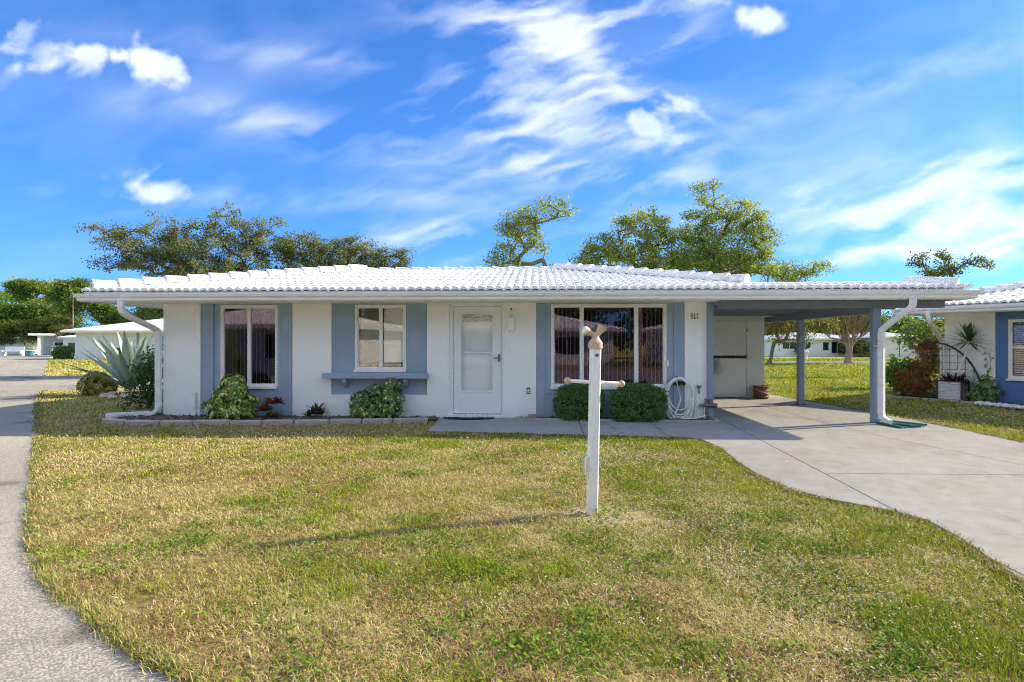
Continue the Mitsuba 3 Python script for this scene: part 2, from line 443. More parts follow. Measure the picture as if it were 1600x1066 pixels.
add('road', ext(road_rough, -0.05, 0.004), 'road')
lab('road', 'pale grey asphalt road curving past the lawn', kind='structure')
back_road = Polygon([(2, 38.2), (21, 39.8), (30, 41.2), (60, 45), (60, 49.2), (28, 46.2), (18, 44.6), (2, 43.5)])
add('road', ext(back_road, -0.05, 0.005), 'road')
lab('road_001', 'street crossing behind the rear lawn', kind='structure')

drive = Polygon([(-1.79, 9.22), (0.81, 8.95), (2.30, 8.78), (2.47, 8.62), (2.53, 7.85), (2.45, 7.1), (2.43, 6.43), (2.52, 5.71), (2.73, 5.38), (3.08, 5.04), (3.19, 4.79), (3.15, 4.38), (2.96, 3.59), (2.65, 2.4), (2.35, 1.12), (8.2, 0.72), (7.3, 3), (7.03, 8.53), (7.05, 9.38), (7.07, 10.27), (6.98, 11.18), (6.94, 12.15), (6.75, 13.32), (6.51, 16.33), (6.48, 16.9), (5.96, 16.9), (5.96, 15.1), (3.24, 15.1), (3.33, 10.86), (3.33, 10.42), (-0.38, 10.62), (-0.40, 10.88), (-1.86, 10.88)])
cuts = [LineString(c) for c in ([(3.47, 15.2), (3.46, 10.8), (3.06, 4.6), (2.9, 0)], [(5.05, 15.2), (5.2, 10.0), (5.35, 8.72), (5.74, 6.96), (6.2, 4.5), (6.9, 0)], [(3.2, 6.42), (8, 6.55)], [(3.3, 12.9), (8, 12.7)], [(3.2, 9.5), (8, 9.62)], [(2.6, 3.3), (8, 3.5)],
                                [(0.74, 8), (0.77, 11)], [(2.02, 8), (2.06, 11)])]
cut = shapely.union_all([c.buffer(0.007) for c in cuts])
slabs = drive.difference(cut)
for g in slabs.geoms:
    if g.area > 0.02:
        add('driveway__slab', ext(g.buffer(-0.004).buffer(0.004), -0.06, 0.030), 'conc')
add('driveway', ext(drive.buffer(-0.03), -0.06, 0.008), 'mulch')
lab('driveway', 'light grey concrete driveway and front walk', kind='structure')

bed1 = Polygon([(-7.98, 10.35), (-7.75, 10.02), (-7.2, 9.9), (-5.5, 10.02), (-3.9, 10.16), (-2.6, 10.38), (-1.87, 10.50), (-1.87, 10.95), (-7.4, 10.95), (-7.4, 11.4), (-7.8, 11.2)])
bed2 = Polygon([(-0.36, 10.66), (3.27, 10.46), (3.27, 10.95), (-0.36, 10.95)])


def bumpy_bed(poly, z, seed):
    x0, y0, x1, y1 = poly.bounds
    xs, ys = np.arange(x0, x1 + 0.05, 0.05), np.arange(y0, y1 + 0.05, 0.05)
    X, Y = np.meshgrid(xs, ys, indexing='ij')
    inside = shapely.contains_xy(poly.buffer(0.03), X, Y)
    Z = z + 0.05 * (meshkit.fbm(np.stack([X * 6, Y * 6, X * 0], -1), 3, seed) - 0.35)
    v = np.stack([X, Y, Z], -1).reshape(-1, 3)
    i, j = np.meshgrid(np.arange(len(xs) - 1), np.arange(len(ys) - 1), indexing='ij')
    k = (i * len(ys) + j)[inside[:-1, :-1] & inside[1:, 1:] & inside[1:, :-1] & inside[:-1, 1:]]
    return TM(v, np.stack([k, k + len(ys), k + len(ys) + 1, k + 1], -1))


def chips(poly, n, z, seed, size=(0.02, 0.06)):
    r = np.random.default_rng(seed)
    x0, y0, x1, y1 = poly.bounds
    p = np.stack([r.uniform(x0, x1, n * 3), r.uniform(y0, y1, n * 3)], 1)
    p = p[shapely.contains_xy(poly, p[:, 0], p[:, 1])][:n]
    out = []
    for q in p:
        s = r.uniform(*size)
        out.append(moved(bx(-s / 2, s / 2, -s / 5, s / 5, -0.005, 0.006), (q[0], q[1], z + r.uniform(0.0, 0.03)), r.uniform(0, 6.3), r.normal(0, .3), r.normal(0, .3)))
    return cat(out)


for i, (bd, z, n) in enumerate([(bed1, 0.035, 1100), (bed2, 0.03, 500)]):
    k = add('mulch_bed', bumpy_bed(bd, z, i), 'mulch', smooth=True)
    lab(k, ['mulch bed left of the front door', 'mulch bed under the big window'][i], kind='structure')
    k = add('mulch_chips', chips(bd.buffer(-0.02), n, z, 50 + i), 'mulch')
    lab(k, ['dark bark chips strewn in the bed left of the front door', 'dark bark chips strewn in the bed under the big window'][i], 'mulch', kind='stuff')

# concrete edging pieces in front of the left bed
lab('garden_edging', 'row of grey concrete edging pieces in front of the left flower bed', 'garden edging')
line = LineString([(-7.95, 10.62), (-8.05, 10.35), (-7.85, 10.0), (-7.25, 9.86), (-5.5, 9.96), (-3.9, 10.10), (-2.6, 10.33), (-1.92, 10.46)])
pos = 0.0
while pos < line.length - 0.1:
    L_ = min(rng.uniform(0.55, 0.66), line.length - pos)
    a_, b_ = np.array(line.interpolate(pos + 0.008).coords[0]), np.array(line.interpolate(pos + L_ - 0.008).coords[0])
    m_ = bx(-np.linalg.norm(b_ - a_) / 2, np.linalg.norm(b_ - a_) / 2, -0.065, 0.065, -0.05, 0.085 + rng.uniform(-.008, .008), 0.02)
    add('garden_edging__block', moved(m_, (*((a_ + b_) / 2), 0), math.atan2(*(b_ - a_)[::-1]) + rng.normal(0, .012), 0, rng.normal(0, .008)), 'edging')
    pos += L_
lab('bed_border', 'thin white concrete border strips around the bed under the big window', 'garden edging')
for q in ([(-0.37, 10.63), (0.77, 10.575)], [(0.80, 10.573), (2.02, 10.505)], [(2.05, 10.503), (3.28, 10.44)], [(-0.37, 10.66), (-0.37, 10.88)], [(3.30, 10.45), (3.30, 10.70)]):
    add('bed_border__strip', ext(LineString(q).buffer(0.022, cap_style='flat'), 0.0, 0.065), 'edging')

# ------------------------------------------------------------------ roofs: tiles
TW, TE, TL = 0.315, 0.341, 0.40


def tile_mesh(w=TW, n=12, amp=0.047):
    u = np.linspace(0, w, n + 1)
    h = amp * np.abs(np.sin(np.pi * u / (w / 2))) ** 0.75
    low = np.stack([u, u * 0, h + 0.030], 1)
    top = np.stack([u, u * 0 + TL, h + 0.002], 1)
    lip = np.stack([u, u * 0 + 0.004, h * 0.55 - 0.004], 1)
    v = np.vstack([low, top, lip])
    k, m = np.arange(n), n + 1
    f = np.vstack([np.stack([k, k + 1, k + m + 1], 1), np.stack([k, k + m + 1, k + m], 1), np.stack([k + 2 * m, k + 2 * m + 1, k + 1], 1), np.stack([k + 2 * m, k + 1, k], 1)])
    return TM(v, f)


TILE = tile_mesh()
TILE_PLY = mikit.ply(TILE, 'tile', smooth=False)
TILE_PLY_S = mikit.ply(TILE, 'tile', smooth=35)


def slope_tiles(o, u_dir, in_dir, z0, pitch, width, courses, clip, jitter=True):
    """Tiles of one roof slope: from the eave point o along u_dir, rising along in_dir. clip(course) -> half planes (point, normal) in plan. Yields (course, column, matrix or clipped mesh)."""
    u3 = np.array([*u_dir, 0.0])
    s3 = np.array([*in_dir, pitch])
    s3 /= np.linalg.norm(s3)
    n3 = np.cross(u3, s3)
    if n3[2] < 0:
        n3 = -n3
    for c in range(courses):
        for k in range(int(math.ceil(width / TW))):
            p = np.array([o[0], o[1], z0]) + u3 * (k * TW) + s3 * (c * TE)
            if jitter:
                p = p + n3 * rng.uniform(-.002, .003) + s3 * rng.normal(0, .004)
            M = frame(p, u3, s3, n3)
            cor = (M @ np.array([[0, 0, 0, 1], [TW, 0, 0, 1], [0, TL, 0, 1], [TW, TL, 0, 1.0]]).T).T[:, :2]
            keep, cutting = True, []
            for q, nn in clip(c):
                dd = (cor - q) @ np.asarray(nn)
                if (dd < 0).all():
                    keep = False
                elif (dd < 0).any():
                    cutting.append((q, nn))
            if not keep:
                continue
            if not cutting:
                yield c, k, M, None
            else:
                m = TILE.copy()
                m.apply_transform(M)
                for q, nn in cutting:
                    if len(m.faces):
                        m = trimesh.intersections.slice_mesh_plane(m, [*nn, 0], [*q, 0])
                if m is not None and len(m.faces):
                    yield c, k, None, m


def put_tiles(key, gen, most, stuff):
    got = list(gen)
    got.sort(key=lambda t: (t[0], t[1]))
    rest = []
    n = 0
    for c, k, M, m in got:
        if n < most:
            kk = num(key + '__tile')
            if M is not None:
                scene[kk] = {**TILE_PLY_S, 'to_world': T(M)}
            else:
                scene[kk] = mikit.ply(m, 'tile', smooth=35)
            n += 1
        else:
            if m is None:
                m = TILE.copy()
                m.apply_transform(M)
            rest.append(m)
    if rest:
        stuff.extend(rest)


def cap_mesh(L=0.44, r0=0.125, r1=0.10, n=9):
    a = np.linspace(-0.25, np.pi + 0.25, n)
    low = np.stack([a * 0, r0 * np.cos(a), r0 * np.sin(a) + 0.035], 1)
    top = np.stack([a * 0 + L, r1 * np.cos(a), r1 * np.sin(a) + 0.008], 1)
    v = np.vstack([low, top, [[0.0, 0, 0.0]]])
    k = np.arange(n - 1)
    f = np.vstack([np.stack([k, k + n, k + n + 1], 1), np.stack([k, k + n + 1, k + 1], 1), np.stack([k * 0 + 2 * n, k, k + 1], 1)])
    return TM(v, f)


CAP_PLY = mikit.ply(cap_mesh(), 'tile', smooth=40)
RIDGE_PLY = mikit.ply(cap_mesh(0.44, 0.085, 0.075), 'tile', smooth=40)


def caps(key, a, b, name='hip_cap', ply=None, step=0.385, lift=0.02):
    a, b = np.array(a, float), np.array(b, float)
    d = b - a
    Ln = np.linalg.norm(d)
    x = d / Ln
    y = np.cross([0, 0, 1.0], x)
    y /= np.linalg.norm(y)
    z = np.cross(x, y)
    n = max(1, int(round(Ln / step)))
    for i in range(n):
        p = a + x * (Ln / n * i) + z * lift
        kk = num(f'{key}__{name}')
        scene[kk] = {**(ply or CAP_PLY), 'to_world': T(frame(p, x, y, z))}


# ------------------------------------------------------------------ the house
YW, Z_S, PITCH, Z_E = 10.9, 2.235, 0.2125, 2.40
XL, XR, YE = -8.30, 7.42, 10.02                      # eave: left, right (carport), front
RUN = 4.0
YB = YE + 2 * RUN
ridgeL, ridgeR, ZR = XL + RUN, 0.5, Z_E + PITCH * RUN
MX = ridgeR + RUN                                    # where the main roof's right eave would lie
CR = 2 * TE / math.hypot(1, PITCH)                   # plan depth of the carport's tiled skirt
Z_C = Z_E + PITCH * CR
lab('house', 'white single-storey house with blue panels, white tile roof and attached carport', 'house')

white = [sbox(-7.36, -0.1, -6.61, 2.26), sbox(-4.77, -0.1, -0.01, 2.26).difference(shapely.union_all([sbox(-4.0, .46, -2.12, 2.3), sbox(-1.70, .085, -0.645, 2.25)])), sbox(2.80, -0.1, 3.21, 2.26)]
wall = [ext_xz(w, YW, YW + 0.20) for w in white]
wall += [ext_yz(sbox(YW + 0.201, -0.1, 17.1, 2.26), -7.36, -7.16), ext_yz(sbox(YW + 0.201, -0.1, 17.1, 2.26), 3.01, 3.21), ext_xz(sbox(-7.36, -0.1, 3.21, 2.26), 17.101, 17.3)]
wall.append(bx(-1.72, -0.63, YW - 0.035, YW + 0.19, -0.02, 0.083, 0.006))
add('house__wall', cat(wall), 'stucco')
add('house__interior_wall', cat([bx(-7.1, 2.95, 13.2, 13.3, 0.1, 2.2), bx(-7.1, 2.95, YW + .21, 13.2, 0.05, 0.1), bx(-4.5, -4.4, YW + .22, 13.2, .1, 2.2), bx(-0.35, -0.25, YW + .22, 13.2, .1, 2.2), bx(-1.9, -1.8, YW + .22, 13.2, .1, 2.2)]), 'room')
W1, W2, W3 = (-6.24, -5.08, .60, 2.215), (-3.55, -2.54, .93, 2.215), (.27, 2.475, .615, 2.215)


def hole(w, e=0.0):
    return sbox(w[0] - e, w[2] - e, w[1] + e, w[3] + e)


pan = [(sbox(-6.608, -0.1, -4.772, 2.26), W1), (sbox(-3.998, .462, -2.122, 2.26), W2), (sbox(-0.008, -0.1, 2.798, 2.26), W3)]
for i, (pg, w) in enumerate(pan):
    add('house__blue_panel', ext_xz(pg.difference(hole(w)), YW + 0.045, YW + 0.16), 'blue')
# raised strips of the blue panels
for x0, x1 in ((-6.600, -6.36), (-4.985, -4.785)):
    add('house__blue_board', bx(x0, x1, YW + 0.004, YW + 0.0445, 0.03, 2.232, 0.004), 'blue')
add('house__blue_board', bx(-5.07, -4.99, YW + 0.014, YW + 0.0445, 0.03, 2.232, 0.004), 'blue')
add('house__blue_board', bx(0.002, .15, YW + 0.024, YW + 0.0445, 0.03, 2.232, 0.003), 'blue')
add('house__blue_board', bx(2.60, 2.79, YW + 0.024, YW + 0.0445, 0.03, 2.232, 0.003), 'blue')
add('house__blue_board', bx(0.151, 2.599, YW + 0.024, YW + 0.0445, 0.50, 0.545, 0.003), 'blue')
# the shelf under the middle window
add('house__window_shelf', bx(-4.11, -2.085, YW - 0.20, YW + 0.044, .785, .885, 0.006), 'blue')
for x in (-3.70, -2.52):
    br = ext_yz(Polygon([(YW + 0.001, .60), (YW + 0.001, .784), (YW - 0.16, .784), (YW - 0.15, .72), (YW - 0.05, .62)]), x - 0.035, x + 0.035)
    add('house__window_shelf__bracket', br, 'blue')


def window(name, w, mull, fr=0.05, sill=True, fm='vinyl'):
    x0, x1, z0, z1 = w
    k = num('house__' + name)
    y0, y1 = YW + 0.05, YW + 0.13
    out = [hole(w, -0.002).difference(hole(w, -fr))]
    scene[k] = mikit.ply(cat([ext_xz(out[0], y0, y1)] + [ext_xz(hole(w, -fr).difference(hole(w, -fr - 0.018)), y0 + 0.02, y1 - 0.01)]), fm)
    for a, b in mull:
        add(k + '__mullion', bx(a, b, y0 + 0.006, y1 - 0.012, z0 + fr, z1 - fr, 0.004), fm)
    if sill:
        add(k + '__sill', bx(x0 - 0.01, x1 + 0.005, YW - 0.02, YW + 0.0495, z0 - 0.035, z0 + 0.018, 0.006), fm)
    return k


def pane(k, x0, x1, z0, z1, y, b='glass'):
    m = TM([[x0, y, z0], [x1, y, z0], [x1, y, z1], [x0, y, z1]], [[0, 1, 2, 3]])
    add(k + '__pane', m, b)


k1 = window('window', W1, [(-5.70, -5.63)])
pane(k1, -6.18, -5.70, .65, 2.165, YW + 0.09)
pane(k1, -5.63, -5.13, .65, 2.165, YW + 0.085)
for i, x in enumerate(np.arange(-6.16, -5.12, 0.082)):
    add(k1 + '__slat', moved(bx(-0.0015, 0.0015, -0.043, 0.043, .66, 2.16), (x, YW + .21, 0), 0.42 + rng.normal(0, .02)), 'slat')
k2 = window('window', W2, [(-3.075, -3.01)])
pane(k2, -3.50, -3.075, .98, 2.165, YW + 0.085, 'screenglass')
pane(k2, -3.01, -2.59, .98, 2.165, YW + 0.09, 'clearglass')
for i, z in enumerate(np.arange(1.035, 2.15, 0.0235)):
    gap = 0.0 if z > 1.09 else -0.02 * (1.09 - z) / .06
    for x0, x1 in ((-3.47, -3.09), (-3.0, -2.60)):
        if z > 1.09 or i % 2 == 0:
            add(k2 + '__slat', moved(bx(x0, x1, -0.0125, 0.0125, -0.0008, 0.0008), (0, YW + .155, z), 0, 1.15 if z > 1.09 else 0.2), 'blind')
k3 = window('window', W3, [(.825, .902), (1.86, 1.94)])
pane(k3, .34, .825, .68, 2.155, YW + 0.085)
pane(k3, .902, 1.86, .68, 2.155, YW + 0.09)
pane(k3, 1.94, 2.41, .68, 2.155, YW + 0.085)
for x in np.arange(.335, 2.42, 0.0815):
    add(k3 + '__slat', moved(bx(-0.003, 0.003, -0.044, 0.044, .69, 2.15), (x, YW + .21, 0), -.10 + rng.normal(0, .018)), 'slat')
add(k3 + '__sensor_box', bx(2.47, 2.51, YW + 0.015, YW + 0.049, 1.02, 1.13, .006), 'vinyl')

# the front door: jamb, storm door with glass, inner door behind it
add('house__door_frame', ext_xz(sbox(-1.699, .086, -.646, 2.249).difference(sbox(-1.625, .086, -.685, 2.175)), YW + 0.055, YW + 0.15), 'doorwhite')
gl = sbox(-1.465, .545, -.855, 2.02)
leafp = sbox(-1.618, .10, -.692, 2.168)
kd = add('house__storm_door', ext_xz(leafp.difference(gl), YW + 0.075, YW + 0.115), 'doorwhite')
add(kd + '__seal', cat([ext_xz(sbox(-1.6255, .087, -.6845, 2.1755).difference(leafp), YW + 0.09, YW + 0.12), bx(-1.62, -.69, YW + .07, YW + .09, .0865, .0985)]), 'seal')
add(kd + '__glass_stop', ext_xz(gl.buffer(0.03, join_style='mitre').difference(gl), YW + 0.066, YW + 0.0745), 'doorwhite')
add(kd + '__glass_stop', bx(-1.53, -.79, YW + .062, YW + .0745, .515, .535, .003), 'doorwhite')
kick = sbox(-1.505, .165, -.825, .41)
add(kd + '__kick_panel', ext_xz(kick.difference(kick.buffer(-0.022, join_style='mitre')), YW + 0.066, YW + 0.0745), 'doorwhite')
add(kd + '__kick_panel', bx(-1.47, -.86, YW + .068, YW + .0745, .20, .375, .003), 'doorwhite')
pane(kd, -1.465, -.855, .545, 2.02, YW + 0.095, 'clearglass')
add(kd + '__sash_bar', bx(-1.464, -.856, YW + 0.084, YW + 0.106, 1.272, 1.292, .003), 'doorwhite')
add(kd + '__handle', cat([bx(-.748, -.705, YW + 0.058, YW + 0.0745, 1.10, 1.25, .006), tube([(-.725, YW + .06, 1.18), (-.725, YW + .025, 1.18), (-.74, YW + .018, 1.18), (-.83, YW + .018, 1.176)], .011)]), 'bronze')
grl = []
for zz in (2.005, 1.935, 1.93, 1.872):
    grl.append(bx(-1.46, -.86, YW + .086, YW + .094, zz - .006, zz + .006))
for cxx in (-1.46, -1.16, -.86):
    an = np.linspace(0, np.pi, 9)
    for r_ in (.10, .145):
        pp = [(np.clip(cxx + r_ * math.cos(t), -1.46, -.86), YW + .09, 1.94 + .42 * r_ * math.sin(t)) for t in an]
        grl.append(tube(pp, .005, 5))
        pp = [(np.clip(cxx + .15 + r_ * math.cos(t), -1.46, -.86), YW + .09, 1.928 - .36 * r_ * math.sin(t)) for t in an]
        grl.append(tube(pp, .005, 5))
add(kd + '__grille', cat(grl), 'grille')
ki = add('house__inner_door', ext_xz(sbox(-1.64, .1, -.66, 2.2).difference(sbox(-1.44, 1.87, -.88, 2.02)), YW + .20, YW + .245), 'innerdoor')
add(ki + '__dark_light', bx(-1.44, -.88, YW + .215, YW + .225, 1.87, 2.02), 'farglass')
for z0, z1 in ((1.33, 1.80), (.72, 1.22), (.2, .62)):
    q = sbox(-1.42, z0, -.90, z1)
    add(ki + '__moulding', ext_xz(q.difference(q.buffer(-.03, join_style='mitre')), YW + .190, YW + .1995), 'innerdoor')

# soffit, fascia gutter, roof planes
add('house__soffit', cat([bx(XL + .04, 3.29, YE + .06, YB - .06, Z_S, Z_S + .018)]), 'soffit')
gp = Polygon([(0, 0), (-.055, 0), (-.075, .02), (-.078, .055), (-.105, .085), (-.112, .118), (-.120, .118), (-.120, .138), (-.104, .138), (-.104, .128), (0, .128)])


def gutter(m0):
    return m0


def run_profile(poly, a, b, out):
    """A gutter profile (out, up) swept from a to b in plan; out = outward direction; ends mitred at 45 degrees where it says so."""
    a, b, out = np.array(a, float), np.array(b, float), np.array(out, float)
    d = (b - a) / np.linalg.norm(b - a)
    m = ext(poly, 0, 1)
    v = np.array(m.vertices)
    o = -v[:, 0]
    t = v[:, 2]
    p = a[None] + d[None] * (t * np.linalg.norm(b - a) + (2 * t - 1) * o)[:, None] + out[None] * o[:, None]
    return TM(np.stack([p[:, 0], p[:, 1], v[:, 1] + 2.222], 1), m.faces)


kg = add('house__gutter', run_profile(gp, (XL + .02, YE + .03), (XR - .02, YE + .03), (0, -1)), 'alum')
add('house__gutter', run_profile(gp, (XL + .02, YB - .03), (XL + .02, YE + .03), (-1, 0)), 'alum')
add('house__gutter', run_profile(gp, (XR - .02, YE + .03), (XR - .02, YB - .03), (1, 0)), 'alum')
add('house__fascia', cat([bx(XL + .025, XR - .025, YE + .032, YE + .06, 2.215, 2.40), bx(XL + .025, XL + .05, YE + .061, YB - .06, 2.215, 2.40), bx(XR - .05, XR - .025, YE + .061, YB - .06, 2.215, 2.40), bx(XL + .025, XR - .025, YB - .06, YB - .03, 2.215, 2.40)]), 'alum')
xs_, ys_ = [XL, XL + RUN, ridgeR], [YE, YE + RUN, YB]
tX = MX - (Z_C - Z_E) / PITCH
V = [(XL, YE, Z_E), (XR, YE, Z_E), (XR - CR, YE + CR, Z_C), (tX, YE + CR, Z_C), (ridgeR, YE + RUN, ZR), (ridgeL, YE + RUN, ZR), (XL, YB, Z_E), (XR, YB, Z_E), (XR - CR, YB - CR, Z_C), (tX, YB - CR, Z_C)]
V = [(x, y, z - 0.012) for x, y, z in V]
F = [[0, 1, 2], [0, 2, 3], [0, 3, 4], [0, 4, 5], [6, 8, 7], [6, 9, 8], [6, 4, 9], [6, 5, 4], [0, 5, 6], [3, 9, 4], [1, 7, 8], [1, 8, 2], [3, 2, 8], [3, 8, 9]]
add('house__roof', TM(V, F), 'tile')
hipL = ((XL, YE), (0.7071, -0.7071))
hipLb = ((XL, YE), (-0.7071, 0.7071))
hipR = ((MX, YE), (-0.7071, -0.7071))
hipC = ((XR, YE), (-0.7071, -0.7071))
stuff = []
put_tiles('house__roof', slope_tiles((XL, YE), (1, 0), (0, 1), Z_E, PITCH, XR - XL, 12, lambda c: [hipL, hipC] if c < 2 else [hipL, hipR]), 300, stuff)
for gen in (slope_tiles((XL, YB), (0, -1), (1, 0), Z_E, PITCH, 2 * RUN, 12, lambda c: [hipLb, ((XL, YB), (-0.7071, -0.7071))]),
            slope_tiles((XR, YE), (0, 1), (-1, 0), Z_E, PITCH, 2 * RUN, 2, lambda c: [((XR, YE), (0.7071, 0.7071)), ((XR, YB), (0.7071, -0.7071))]),
            slope_tiles((MX, YE), (0, 1), (-1, 0), Z_E, PITCH, 2 * RUN, 12, lambda c: [((MX, YE), (0.7071, 0.7071)), ((MX, YB), (0.7071, -0.7071)), ((tX - .1, YE), (-1, 0))]),
            slope_tiles((XR, YB), (-1, 0), (0, -1), Z_E, PITCH, XR - XL, 12, lambda c: [((XL, YB), (.7071, .7071)), ((XR if c < 2 else MX, YB), (-.7071, .7071))])):
    for c, k, M, m in gen:
        if m is None:
            m = TILE.copy()
            m.apply_transform(M)
        stuff.append(m)
add('house__roof__tile_field', cat(stuff), 'tile', smooth=35)
lab('house__roof__tile_field', kind='stuff')
caps('house__roof', (XL + .13, YE + .13, Z_E + PITCH * .13 + .03), (ridgeL, YE + RUN, ZR + .03))
t1 = YE + CR * 0.95
caps('house__roof', (MX - (t1 - YE), t1, Z_E + PITCH * (t1 - YE) + .03), (ridgeR, YE + RUN, ZR + .03))
caps('house__roof', (XR - .14, YE + .14, Z_E + .05), (XR - CR - .05, YE + CR + .05, Z_C + .035), step=.8, ply=mikit.ply(cap_mesh(.80, .10, .09), 'tile', smooth=40))
caps('house__roof', (ridgeL, YE + RUN, ZR - .03), (ridgeR, YE + RUN, ZR - .03), 'ridge_cap', RIDGE_PLY)
add('house__roof__vent_pipe', tube([(-1.72, 14.6, 3.0), (-1.72, 14.6, 3.42)], .045, 10), 'metal')

# carport: ceiling, beams, posts, store room
add('house__carport_ceiling', bx(3.30, XR - .06, YE + .0615, YB - .0615, 2.245, 2.262), 'beam')
for x0, x1, y0, y1, z0, z1 in [(3.315, 7.30, 10.50, 10.60, 2.10, 2.243), (6.05, 6.19, 10.603, 17.0, 2.0, 2.150), (3.32, 7.30, 11.9, 11.95, 2.152, 2.243), (3.32, 7.30, 13.4, 13.45, 2.152, 2.243), (3.32, 7.30, 14.7, 14.75, 2.152, 2.243)]:
    add('house__carport_beam', bx(x0, x1, y0, y1, z0, z1, .004), 'beam')
add('house__carport_post', bx(3.212, 3.312, 10.82, 10.93, 0.03, 2.232, .005), 'postblue')
add('house__carport_post', bx(6.05, 6.19, 10.50, 10.62, 0.03, 2.098, .006), 'postblue')
kp = add('house__carport_post', bx(6.055, 6.185, 13.42, 13.55, 0.03, 1.998, .006), 'postblue')
add(kp + '__base_plate', bx(6.03, 6.21, 13.40, 13.57, .030, .05, .003), 'seal')
st = sbox(3.22, 0, 5.93, 2.2).difference(sbox(4.53, .03, 5.50, 2.05))
ks = add('house__store_room', cat([ext_xz(st, 15.1, 15.2), ext_yz(sbox(15.201, 0, 17.2, 2.2), 5.83, 5.93), ext_xz(sbox(3.22, 0, 5.93, 2.2), 17.201, 17.3)]), 'store')
add(ks + '__dark_inside', bx(3.3, 5.8, 15.6, 15.65, 0, 2.1), 'room')
dfp = sbox(4.531, .031, 5.499, 2.049).difference(sbox(4.555, .031, 5.475, 2.025))
add(ks + '__door_frame', ext_xz(dfp, 15.085, 15.19), 'store')
add(ks + '__upper_door', bx(4.56, 5.47, 15.105, 15.145, 1.135, 2.02, .004), 'store')
add(ks + '__lower_door', moved(bx(-.91, 0, 0.0, .04, .045, 1.06, .006), (5.47, 15.10, 0), -0.0, 0.012), 'leafdoor')
add(ks + '__gap_shade', bx(4.56, 5.47, 15.16, 15.19, 1.045, 1.15), 'brown')  # dark strip put in for the shade in the gap between the leaves
for z in (1.80, 1.10, .25):
    add(ks + '__hinge', tube([(5.478, 15.08, z - .045), (5.478, 15.08, z + .045)], .009, 6), 'bronze')
add('house__store_downspout', tube([(6.25, 17.25, 2.2), (6.25, 17.25, 2.05), (6.2, 17.2, 1.93), (6.0, 17.15, 1.84)], .05, 8), 'alum')


def flat_pipe(pts, w=0.038, d=0.05, ref=(1, 0.02, 0.01)):
    return tube(pts, w * 1.414, 4, flat=d / w, ref=ref)


# downspouts
kd1 = add('house__downspout', cat([flat_pipe([(-7.52, 9.97, 2.24), (-7.52, 9.97, 2.12), (-7.515, 10.0, 2.03), (-7.50, 10.07, 1.975), (-7.44, 10.72, 1.76), (-7.42, 10.81, 1.71), (-7.415, 10.835, 1.62), (-7.415, 10.84, .32), (-7.415, 10.84, .20)]),
                                   flat_pipe([(-7.415, 10.84, .24), (-7.43, 10.83, .14), (-7.50, 10.815, .09), (-7.62, 10.79, .085)], ref=(.12, 1, 0))]), 'alum')
add(kd1 + '__extension', flat_pipe([(-7.60, 10.79, .085), (-8.35, 10.70, .055)], .05, .045, ref=(0, 0, 1)), 'pvc')
kd2 = add('house__downspout', cat([flat_pipe([(6.40, 9.96, 2.25), (6.40, 9.96, 2.17), (6.395, 9.968, 2.11), (6.37, 10.00, 2.055), (6.15, 10.31, 1.76), (6.118, 10.358, 1.70), (6.113, 10.367, 1.62), (6.113, 10.372, .24), (6.118, 10.352, .15), (6.14, 10.28, .10), (6.17, 10.20, .08)], .044, .040, ref=(.82, .57, 0))]), 'alum')
add(kd2 + '__bracket', bx(6.06, 6.17, 10.42, 10.499, 1.40, 1.43), 'alum')

# small fittings on the front wall
n511 = meshkit.text_mesh('511', 0.102, 0.012, False)
v = np.array(n511.vertices)
wid = v[:, 0].max()
nm = TM(np.stack([2.905 + v[:, 0] * (.150 / wid), YW - 0.0005 - v[:, 2], 1.925 + v[:, 1]], 1), n511.faces)
add('house__house_number', nm, 'black')
kl = num('house__wall_lantern')
scene[kl] = mikit.ply(cat([bx(-.545, -.435, YW - .012, YW - .0005, 1.69, 1.99, .004), bx(-.555, -.425, YW - .135, YW - .0125, 1.945, 1.965, .004), bx(-.55, -.43, YW - .13, YW - .0125, 1.70, 1.718, .004)] + [bx(x - .006, x + .006, y - .006, y + .006, 1.718, 1.945) for x in (-.54, -.49, -.44) for y in (YW - .123, YW - .022)] + [tube([(-.49, YW - .07, 1.965), (-.49, YW - .07, 2.01), (-.49, YW - .05, 2.08), (-.49, YW - .02, 2.05)], .012, 8), tube([(-.53, YW - .02, 1.98), (-.50, YW - .02, 2.07), (-.49, YW - .02, 2.1)], .008, 6), tube([(-.45, YW - .02, 1.98), (-.48, YW - .02, 2.07), (-.49, YW - .02, 2.1)], .008, 6)]), 'vinyl')
add(kl + '__glass', bx(-.533, -.447, YW - .116, YW - .028, 1.72, 1.944), 'bulb')
add(kl + '__finial', moved(trimesh.creation.icosphere(2, .022), (-.49, YW - .03, 2.115)), 'bronze')
kb = add('house__doorbell', bx(-.532, -.498, YW - .018, YW - .0005, 1.31, 1.42, .005), 'metal')
add(kb + '__button', bx(-.522, -.508, YW - .024, YW - .0185, 1.35, 1.375, .002), 'seal')
ko = add('house__outlet', bx(-.195, -.125, YW - .016, YW - .0005, .49, .61, .004), 'seal')
for z in (.522, .562):
    add(ko + '__socket', bx(-.178, -.142, YW - .021, YW - .0165, z - .014, z + .022, .003), 'vinyl')
add('house__wall_pipe', cat([tube([(-6.69, YW - .03, .04), (-6.69, YW - .03, .45)], .016), tube([(-6.69, YW - .03, .45), (-6.69, YW - .03, .49)], .024)]), 'pvc')
add('house__wall_pipe', tube([(-4.15, YW - .025, .04), (-4.15, YW - .025, .26), (-4.17, YW - .035, .27)], .013), 'metal')
